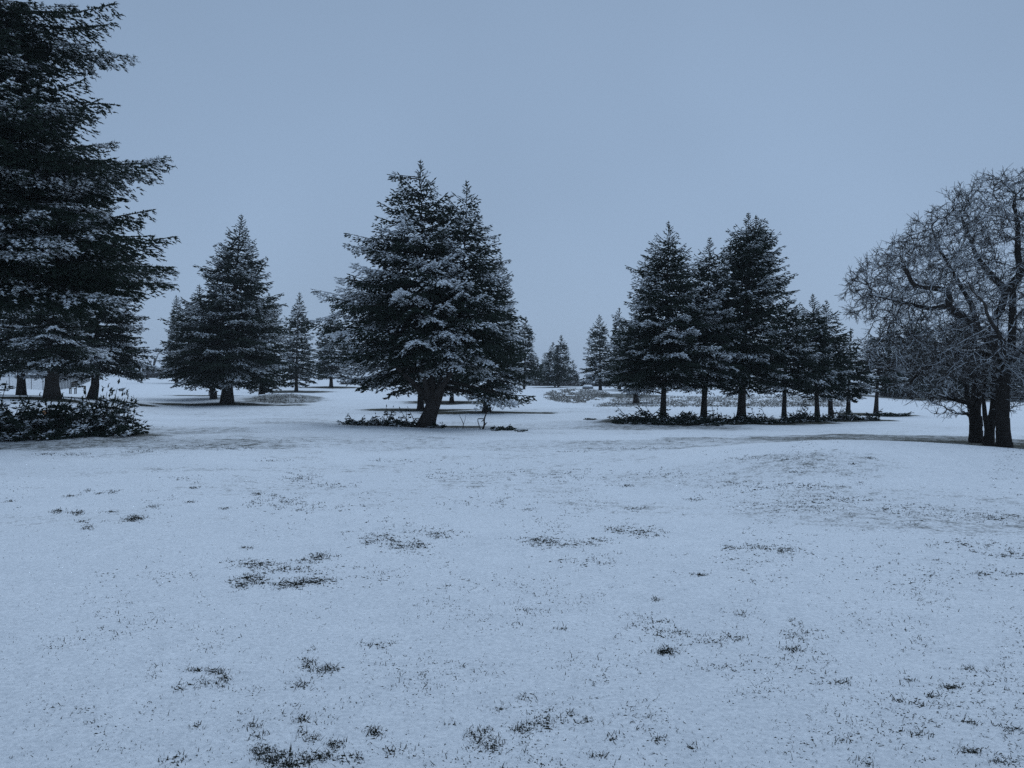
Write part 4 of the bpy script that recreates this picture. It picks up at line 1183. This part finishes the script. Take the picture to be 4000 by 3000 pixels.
# house with snowy roofs far left
def house():
    Y = 262.0
    x = (598 - 2000) / F * Y
    m2 = Y / F
    zb = gz(x, Y) - .2
    root = empty('house', (x, Y, zb)); tag(root, 'distant low house with snowy roofs beyond the left slope, behind bare trees', 'house')
    zr = lambda py: EYE - (py - 1500) * m2 - zb
    X_ = lambda px: (px - 598) * m2
    h1 = zr(1437)
    Geo().box(((X_(560) + X_(606)) / 2, 2, h1 / 2), (X_(606) - X_(560), 6, h1)).build('wall', M_wall, root)
    g_ = Geo(); w_ = X_(608) - X_(556)
    c = (X_(608) + X_(556)) / 2
    top = zr(1416)
    g_.add([(c - w_ / 2, -1.5, h1), (c + w_ / 2, -1.5, h1), (c + w_ / 2, 5.5, h1), (c - w_ / 2, 5.5, h1), (c - w_ / 2 + .8, 2, top), (c + w_ / 2 - .8, 2, top)],
           [(0, 1, 5), (0, 5, 4), (2, 3, 4), (2, 4, 5), (1, 2, 5), (3, 0, 4), (0, 2, 1), (0, 3, 2)])
    g_.build('roof', M_roofsnow, root)
    # gable wing
    gw0, gw1 = X_(602), X_(633); gh = zr(1444); gt = zr(1430)
    g_ = Geo().add([(gw0, -2.5, 0), (gw1, -2.5, 0), (gw1, -2.5, gh), ((gw0 + gw1) / 2, -2.5, gt), (gw0, -2.5, gh), (gw0, 4, 0), (gw1, 4, 0), (gw1, 4, gh), ((gw0 + gw1) / 2, 4, gt), (gw0, 4, gh)],
                   [(0, 1, 2), (0, 2, 4), (4, 2, 3), (5, 7, 6), (5, 9, 7), (9, 8, 7), (1, 6, 7), (1, 7, 2), (0, 4, 9), (0, 9, 5), (4, 3, 8), (4, 8, 9), (2, 7, 8), (2, 8, 3)])
    g_.build('gable_wing', M_wall, root)
    for sgn, xa in ((-1, gw0), (1, gw1)):
        cx = (gw0 + gw1) / 2
        e = xa + sgn * .3
        Geo().add([(cx, -2.9, gt + .12), (e, -2.9, gh - .02), (e, 4.3, gh - .02), (cx, 4.3, gt + .12), (cx, -2.9, gt + .35), (e, -2.9, gh + .2), (e, 4.3, gh + .2), (cx, 4.3, gt + .35)],
                  [(0, 1, 2), (0, 2, 3), (4, 6, 5), (4, 7, 6), (0, 5, 1), (0, 4, 5), (1, 5, 6), (1, 6, 2), (2, 6, 7), (2, 7, 3)]).build('gable_roof', M_roofsnow, root)
    for wx in (X_(568), X_(580), X_(592)):
        Geo().box((wx, -1.03, h1 * .6), (.7, .06, .8)).build('window', M_glass, root)
    Geo().box((X_(617), -2.53, gh * .6), (.8, .06, .9)).build('window', M_glass, root)
    Geo().box((X_(575), 2.4, top + .2), (.6, .6, 1.0)).build('chimney', M_wall, root)


house()
# shed with a snowy roof below the house
Y = 215.0; x = (615 - 2000) / F * Y
sh = empty('shed', (x, Y, gz(x, Y))); tag(sh, 'low shed with a white roof under the distant house', 'shed')
hz = EYE - (1456 - 1500) / F * Y - gz(x, Y)
Geo().box((0, 0, hz / 2), (1.9, 1.6, hz)).build('wall', M_wall, sh)
Geo().box((0, 0, hz + .09), (2.3, 2.0, .18)).build('roof', M_roofsnow, sh)
# pale low building beyond the oaks
Y = 118.0; x = (3590 - 2000) / F * Y
sh = empty('outbuilding', (x, Y, gz(x, Y))); tag(sh, 'low grey outbuilding glimpsed between conifer trunks left of the oaks', 'building')
Geo().box((0, 0, .9), (6.0, 3.0, 1.8)).build('wall', M_wall, sh)
Geo().box((0, 0, 1.9), (6.5, 3.5, .16)).build('roof', M_roofsnow, sh)
for wx in (-1.8, .2, 1.9):
    Geo().box((wx, -1.52, 1.0), (.6, .05, .7)).build('window', M_glass, sh)
# snow covered hut roof seen under the open spruce in the gap
Y = 100.0; x = (2296 - 2000) / F * Y
sh = empty('covered_mound', (x, Y, gz(x, Y))); tag(sh, 'low snow covered shelter under the open branched spruce in the gap', 'shelter')
hz = .22
Geo().add([(-.75, -.5, hz), (.75, -.5, hz), (.75, .6, hz), (-.75, .6, hz), (-.45, 0, hz + .32), (.45, 0, hz + .32)], [(0, 1, 5), (0, 5, 4), (2, 3, 4), (2, 4, 5), (1, 2, 5), (3, 0, 4), (0, 2, 1), (0, 3, 2)]).build('roof', M_roofsnow, sh)
Geo().box((0, .05, hz / 2), (1.3, .9, hz + .0)).build('wall', M_wall, sh)


def hedge(name, label, x0p, x1p, py, Y, hp, seed, n_=260, mat=None, kind=None):
    """a leafless hedge of many fine stems"""
    g = np.random.default_rng(seed)
    m2 = Y / F
    xa, xb = (x0p - 2000) * m2, (x1p - 2000) * m2
    cx = (xa + xb) / 2
    O = np.array([cx, Y, gz(cx, Y)])
    x = g.uniform(xa, xb, n_); y = Y + g.normal(0, hp * m2 * .35, n_)
    z = ground(x, y)
    h = hp * m2 * g.uniform(.6, 1.05, n_)
    a = np.stack([x, y, z - .05], 1) - O
    Vs, Ts, k0 = [], [], 0
    r = max(.012, .35 / 768 * Y * .5)
    mid = a + np.stack([g.normal(0, .12, n_) * h, g.normal(0, .12, n_) * h, h * .5], 1)
    def put(p, q, r0_, r1_):
        nonlocal k0
        v, t = tube_many(p, q, np.full(len(p), r0_), np.full(len(p), r1_), 3, g, 0)
        Vs.append(v); Ts.append(t + k0); k0 += len(v)
    put(a, mid, r * 1.3, r)
    for _ in range(6):
        f = g.uniform(0, 1, (n_, 1))
        st = a + (mid - a) * f
        en = st + np.stack([g.normal(0, .28, n_) * h, g.normal(0, .28, n_) * h, g.uniform(.2, .55, n_) * h], 1)
        put(st, en, r * .8, r * .5)
    o = link(name, mesh_np(name, np.vstack(Vs), np.vstack(Ts), M_twig), None, tuple(O))
    return tag(o, label, 'hedge', kind=kind)


hedge('hedge', 'leafless hedge along the top of the left slope below the house', 500, 650, 1478, 150, 26, 301, 500)
hedge('hedge', 'dark scrub hedge on the skyline behind the hazy gap spruces', 2050, 2540, 1512, 135, 24, 302, 900)
hedge('hedge', 'low rough scrub on the skyline left of the central tree', 1330, 1640, 1510, 120, 16, 303, 500)
hedge('hedge', 'tangled scrub under the conifers behind the oaks', 3440, 4100, 1562, 98, 50, 304, 1100)
hedge('hedge', 'scrub behind the chain link fence at the left', 60, 340, 1500, 125, 22, 305, 400)
hedge('thicket', 'round leafless bush against the pale spruce, right of the distant house', 640, 690, 1478, 160, 52, 306, 260)


# ------------------------------------------------------------------ grass through the snow
def blades(P, ln, wd, g, spread=.97):
    """bent thin blades: three triangles each"""
    N = len(P)
    az = g.uniform(0, 6.283, N)
    lean = g.uniform(.45, spread, N)
    d = np.stack([np.cos(az) * lean, np.sin(az) * lean, np.sqrt(1 - np.minimum(lean, .98) ** 2)], 1)
    side = np.stack([-np.sin(az), np.cos(az), np.zeros(N)], 1)
    side = side * .6 + g.normal(0, .4, (N, 3)) * [1, 1, .2]
    side /= np.linalg.norm(side, axis=1)[:, None]
    m_ = P + d * (ln * .55)[:, None]
    d2 = d.copy(); d2[:, 2] -= g.uniform(.1, .6, N); d2 /= np.linalg.norm(d2, axis=1)[:, None]
    e = m_ + d2 * (ln * .45)[:, None]
    w = side * (wd / 2)[:, None]
    V = np.stack([P - w, P + w, m_ - w * .8, m_ + w * .8, e], 1).reshape(-1, 3)
    tri = np.array([(0, 1, 3), (0, 3, 2), (2, 3, 4)])
    T = (tri[None] + (np.arange(N) * 5)[:, None, None]).reshape(-1, 3)
    return V, T


def clods(P, r, g):
    """small ragged tufts of turf lifting the snow"""
    N = len(P); k = 7
    th = np.arange(k) * 2 * math.pi / k
    rr = r[:, None] * g.uniform(.4, 1.4, (N, k))
    el = g.uniform(1.0, 2.6, N)[:, None]; ea = g.normal(-.35, .5, N)[:, None]
    u_ = np.cos(th)[None] * rr * el; v_ = np.sin(th)[None] * rr / el ** .5
    ring = np.stack([u_ * np.cos(ea) - v_ * np.sin(ea), u_ * np.sin(ea) + v_ * np.cos(ea), np.full((N, k), -.004)], -1) + P[:, None]
    ctr = P + np.stack([g.normal(0, .2, N) * r, g.normal(0, .2, N) * r, r * g.uniform(.2, .5, N)], 1)
    V = np.concatenate([ring, ctr[:, None]], 1).reshape(-1, 3)
    j = np.arange(k)
    tri = np.stack([j, (j + 1) % k, np.full(k, k)], 1)
    T = (tri[None] + (np.arange(N) * (k + 1))[:, None, None]).reshape(-1, 3)
    return V, T


g = np.random.default_rng(77)
# (px, py, rx, ry, clumps) seen patches
PATCH = [(1000, 2205, 90, 18, 60), (1120, 2225, 110, 14, 34), (980, 2265, 60, 20, 60), (1120, 2285, 90, 16, 130), (1210, 2270, 90, 16, 46), (940, 2290, 30, 14, 18), (1190, 2190, 30, 9, 10), (1250, 2175, 45, 16, 26),
         (970, 2140, 32, 5, 7), (1480, 2105, 70, 25, 34), (1600, 2130, 70, 16, 46), (1720, 2085, 90, 20, 30), (1550, 2085, 140, 40, 36), (2110, 2115, 60, 14, 34), (2180, 2120, 130, 24, 46), (2330, 2115, 60, 14, 18), (2440, 2068, 80, 18, 34), (2520, 2085, 90, 18, 30), (2250, 2190, 150, 22, 18),
         (2850, 2138, 30, 8, 10), (2950, 2140, 60, 12, 20), (3075, 2150, 60, 12, 22), (530, 2025, 32, 11, 46), (225, 1998, 20, 8, 18), (298, 2004, 22, 9, 18), (335, 2060, 20, 12, 16), (320, 2035, 15, 5, 8), (430, 2000, 18, 6, 8), (275, 1938, 22, 6, 10),
         (340, 1918, 12, 6, 7), (385, 1927, 14, 4, 6), (440, 1920, 24, 6, 10), (40, 1958, 14, 4, 6), (755, 1907, 18, 4, 8), (1000, 1930, 24, 6, 10), (1070, 1935, 15, 5, 8), (880, 1985, 12, 5, 7), (610, 1977, 22, 6, 8), (745, 1960, 12, 4, 5), (480, 2035, 60, 8, 10),
         (1180, 1870, 80, 22, 50), (1290, 1895, 110, 14, 26), (1120, 1960, 110, 22, 50), (1250, 1985, 160, 20, 26), (1000, 1970, 60, 20, 14), (1060, 1800, 60, 6, 10), (700, 1870, 70, 10, 10),
         (770, 2620, 30, 8, 9), (840, 2625, 30, 10, 12), (880, 2650, 25, 10, 9), (800, 2672, 90, 14, 12), (695, 2690, 10, 6, 4), (1200, 2590, 30, 16, 12), (1250, 2620, 60, 18, 22), (1290, 2610, 20, 16, 9), (1180, 2670, 60, 16, 12), (1210, 2540, 12, 4, 3), (1480, 2520, 40, 16, 9),
         (985, 2835, 24, 10, 8), (1005, 2880, 8, 20, 5), (1020, 2935, 34, 16, 20), (1060, 2965, 40, 20, 22), (1130, 2985, 60, 14, 34), (1120, 2950, 30, 12, 10), (1190, 2815, 34, 12, 9), (1185, 2870, 16, 16, 6), (1230, 2890, 22, 12, 7), (1310, 2910, 26, 14, 12), (1240, 2960, 60, 22, 22), (1340, 2960, 90, 26, 16),
         (1465, 2868, 14, 16, 10), (1460, 2850, 30, 20, 7), (770, 2835, 14, 6, 4), (670, 2970, 40, 14, 6), (1900, 2855, 18, 10, 7), (1870, 2890, 40, 16, 14), (1920, 2915, 60, 20, 18), (1850, 2870, 16, 12, 5), (2040, 2850, 40, 22, 14), (2120, 2830, 40, 18, 9), (1950, 2770, 26, 6, 4), (1770, 2830, 16, 4, 3), (1550, 2930, 60, 20, 8),
         (2605, 2545, 34, 12, 34), (2640, 2475, 70, 26, 16), (2560, 2430, 50, 20, 9), (2760, 2500, 90, 24, 18), (2880, 2490, 40, 14, 8), (2900, 2400, 26, 12, 7), (3100, 2537, 30, 8, 14), (3150, 2480, 70, 22, 16), (3120, 2430, 40, 10, 5), (2560, 2340, 24, 8, 8), (2190, 2455, 24, 5, 5), (2050, 2385, 20, 6, 5), (2730, 2245, 18, 5, 7),
         (3720, 2685, 36, 8, 12), (3640, 2720, 20, 5, 6), (3510, 2737, 20, 5, 6), (3585, 2750, 14, 6, 4), (3540, 2655, 14, 8, 4), (3290, 2668, 26, 6, 7), (3790, 2615, 16, 6, 5), (3810, 2935, 40, 10, 12), (3910, 2975, 40, 8, 9), (3960, 2845, 40, 8, 6), (3780, 2820, 24, 5, 5), (3580, 2870, 14, 6, 4), (3520, 2855, 12, 5, 3),
         (2330, 2950, 30, 10, 6), (2700, 2922, 20, 6, 4), (2570, 2890, 20, 8, 6), (2400, 2885, 20, 8, 5), (2130, 2800, 60, 20, 9), (2290, 2820, 60, 16, 7), (3380, 2980, 30, 12, 5), (2060, 2725, 30, 12, 7), (2230, 2795, 20, 5, 4),
         (3150, 1900, 150, 20, 44), (3250, 1950, 160, 16, 44), (3550, 1990, 200, 20, 60), (3700, 2020, 260, 20, 60), (3100, 1980, 140, 14, 26), (3900, 2020, 120, 24, 26), (3950, 2170, 70, 16, 14), (3800, 2130, 160, 30, 24), (2900, 1900, 160, 26, 34), (2450, 1898, 22, 5, 9), (2720, 1950, 40, 10, 12), (2480, 1985, 50, 10, 16),
         (3100, 1845, 30, 4, 8), (3400, 1790, 22, 3, 6), (3330, 1812, 14, 3, 5), (2080, 1990, 40, 8, 8), (3900, 2240, 100, 20, 14), (2500, 1750, 120, 6, 22), (2250, 1765, 60, 4, 10), (3000, 1790, 140, 14, 30), (1550, 1800, 120, 10, 22), (1800, 1850, 200, 30, 40), (2200, 1860, 200, 40, 50), (1900, 1960, 160, 24, 26), (2600, 1850, 200, 30, 40),
         (300, 1776, 100, 6, 24), (560, 1765, 60, 5, 18), (900, 1752, 90, 6, 24), (800, 1740, 120, 5, 18), (1150, 1720, 80, 4, 12), (180, 1775, 50, 5, 10), (600, 1668, 70, 4, 14), (470, 1690, 120, 5, 26)]
qx, qy, wt = [], [], []
for (px, py, rx, ry, c) in PATCH:
    c = min(int(c * 1.6), 72)
    a_ = g.normal(0, .58, (c, 2))
    qx += list(px + a_[:, 0] * rx); qy += list(py + a_[:, 1] * ry); wt += [1.0] * c
# scatter, denser to the right
sx = g.uniform(0, 4000, 27000); sy = 1700 + 1300 * g.random(27000) ** 1.35
nz = fbm(sx / 210, sy / 90, 3, 3) + .12 * (sx - 2000) / 2000 + .04 * fbm(sx / 60, sy / 30, 2, 8)
kp = g.random(27000) < np.clip((nz - np.quantile(nz, .35)) / (np.quantile(nz, .97) - np.quantile(nz, .35)), 0, 1) ** 1.5 * .8
qx += list(sx[kp]); qy += list(sy[kp]); wt += [.35] * int(kp.sum())
qx, qy, wt = np.array(qx), np.minimum(np.array(qy), 2998), np.array(wt)
X, Yv, hit = cast(qx, qy)
ok = hit & (Yv < 40)
X, Yv, wt = X[ok], Yv[ok], wt[ok]
# clods
dist = Yv
cr = np.where(wt > .9, g.uniform(.0025, .0085, len(X)), g.uniform(.002, .006, len(X))) * (1 + .02 * np.minimum(dist, 20)) * (1 + (dist > 6) * .6)
Zg = ground(X, Yv)
V1, T1 = clods(np.stack([X, Yv, Zg + .002], 1), cr, g)
Bx, By, Bl, Bw = [], [], [], []
for _ in range(9):
    sel = g.random(len(X)) < np.where(wt > .9, .44, .11)
    sp = .014 + .0022 * dist[sel]
    Bx.append(X[sel] + g.normal(0, 1, sel.sum()) * sp); By.append(Yv[sel] + g.normal(0, 1, sel.sum()) * sp)
    Bl.append((.007 + .028 * g.random(sel.sum()) ** 1.6) * (1 + .025 * np.minimum(dist[sel], 20))); Bw.append((.0022 + .00042 * np.minimum(dist[sel], 18)) * g.uniform(.7, 1.3, sel.sum()))
Bx, By, Bl, Bw = map(np.concatenate, (Bx, By, Bl, Bw))
V2, T2 = blades(np.stack([Bx, By, ground(Bx, By) - .001], 1), Bl, Bw, g)
# lone blades everywhere near
lx = g.uniform(0, 4000, 11000); ly = 1760 + 1240 * g.random(11000) ** .85
LX, LY, h_ = cast(lx, np.minimum(ly, 2998)); LX, LY = LX[h_], LY[h_]
V3, T3 = blades(np.stack([LX, LY, ground(LX, LY) - .001], 1), (.003 + .020 * g.random(len(LX)) ** 3), .0018 + .0003 * LY, g)
V = np.vstack([V1, V2, V3]); T = np.vstack([T1, T2 + len(V1), T3 + len(V1) + len(V2)])
gr = link('turf_grass', mesh_np('turf_grass', V, T, M_grass))
tag(gr, 'short dark grass poking through the thin snow', 'grass', kind='stuff')
print('GRASS', len(T))

# rough grass on the oval patch, the patch right of the path, and the left mound
def rough(label, reg, seed, n_, hscale=1.0):
    g = np.random.default_rng(seed)
    px, py, r_ = reg
    a_ = g.uniform(0, 1, (n_ * 3, 2))
    xx = px[0] + (px[1] - px[0]) * a_[:, 0]; yy = py[0] + (py[1] - py[0]) * a_[:, 1]
    keep = r_(xx, yy)
    xx, yy = xx[keep][:n_], yy[keep][:n_]
    xx = xx + g.normal(0, 7, len(xx)); yy = yy + g.normal(0, 1.6, len(yy))
    X_, Y_, h_ = cast(xx, yy); X_, Y_ = X_[h_], Y_[h_]
    kk = Y_ < 100
    X_, Y_ = X_[kk], Y_[kk]
    m_ = fbm(X_ * 1.6, Y_ * .5, 3, 4) > .33
    X_, Y_ = X_[m_], Y_[m_]
    V_, T_ = blades(np.stack([X_, Y_, ground(X_, Y_) - .01], 1), g.uniform(.05, .20, len(X_)) * hscale, np.full(len(X_), .045), g, .9)
    o = link('rough_grass', mesh_np('rough_grass', V_, T_, M_rough))
    tag(o, label, 'grass', kind='stuff')


def in_oval(x, y):
    return ((x - 2255) / 128) ** 2 + ((y - 1546) / 28) ** 2 + .25 * (x > 2300) * (y > 1546 + (2380 - x) * .22) < 1
def in_right(x, y):
    return (y < 1589) & (y > 1588 - (x - 2325) * .40) & (y > 1549) & (x > 2325)
def in_left(x, y):
    return ((x - 1095) / 105) ** 2 + ((y - 1558) / 20) ** 2 < 1


rough('dry rough grass on the oval mound beyond the gap, rimmed by snow', ((2125, 2385), (1517, 1575), in_oval), 401, 8000)
rough('band of dry rough grass right of the snowy path, behind the row', ((2325, 3300), (1545, 1590), in_right), 402, 15000)
rough('patchy dry grass on the low mound left of the slim spruce', ((985, 1200), (1538, 1578), in_left), 403, 900)

# ------------------------------------------------------------------ haze
hz_m = bpy.data.materials.new('winter_haze')
hz_m.use_nodes = True
hn, hl = hz_m.node_tree.nodes, hz_m.node_tree.links
hn.clear()
ho = hn.new('ShaderNodeOutputMaterial'); hv = hn.new('ShaderNodeVolumePrincipled')
hv.inputs['Color'].default_value = (0.90, 0.95, 1.0, 1)
hv.inputs['Density'].default_value = 0.0006
hv.inputs['Anisotropy'].default_value = 0.0
hl.new(hv.outputs[0], ho.inputs['Volume'])
zmin = float(gzv.min()) - 1.0
HB = Geo().box((0, 0, (zmin + 21) / 2), (830, 830, 21 - zmin))
hb = HB.build('haze', hz_m)
tag(hb, 'thin blue winter haze over the whole park', 'haze', kind='stuff')
print('TOTAL crown tris', NT[0], 'ground min', zmin, 'all', sum(len(o.data.polygons) for o in SC.objects if o.type == 'MESH'))
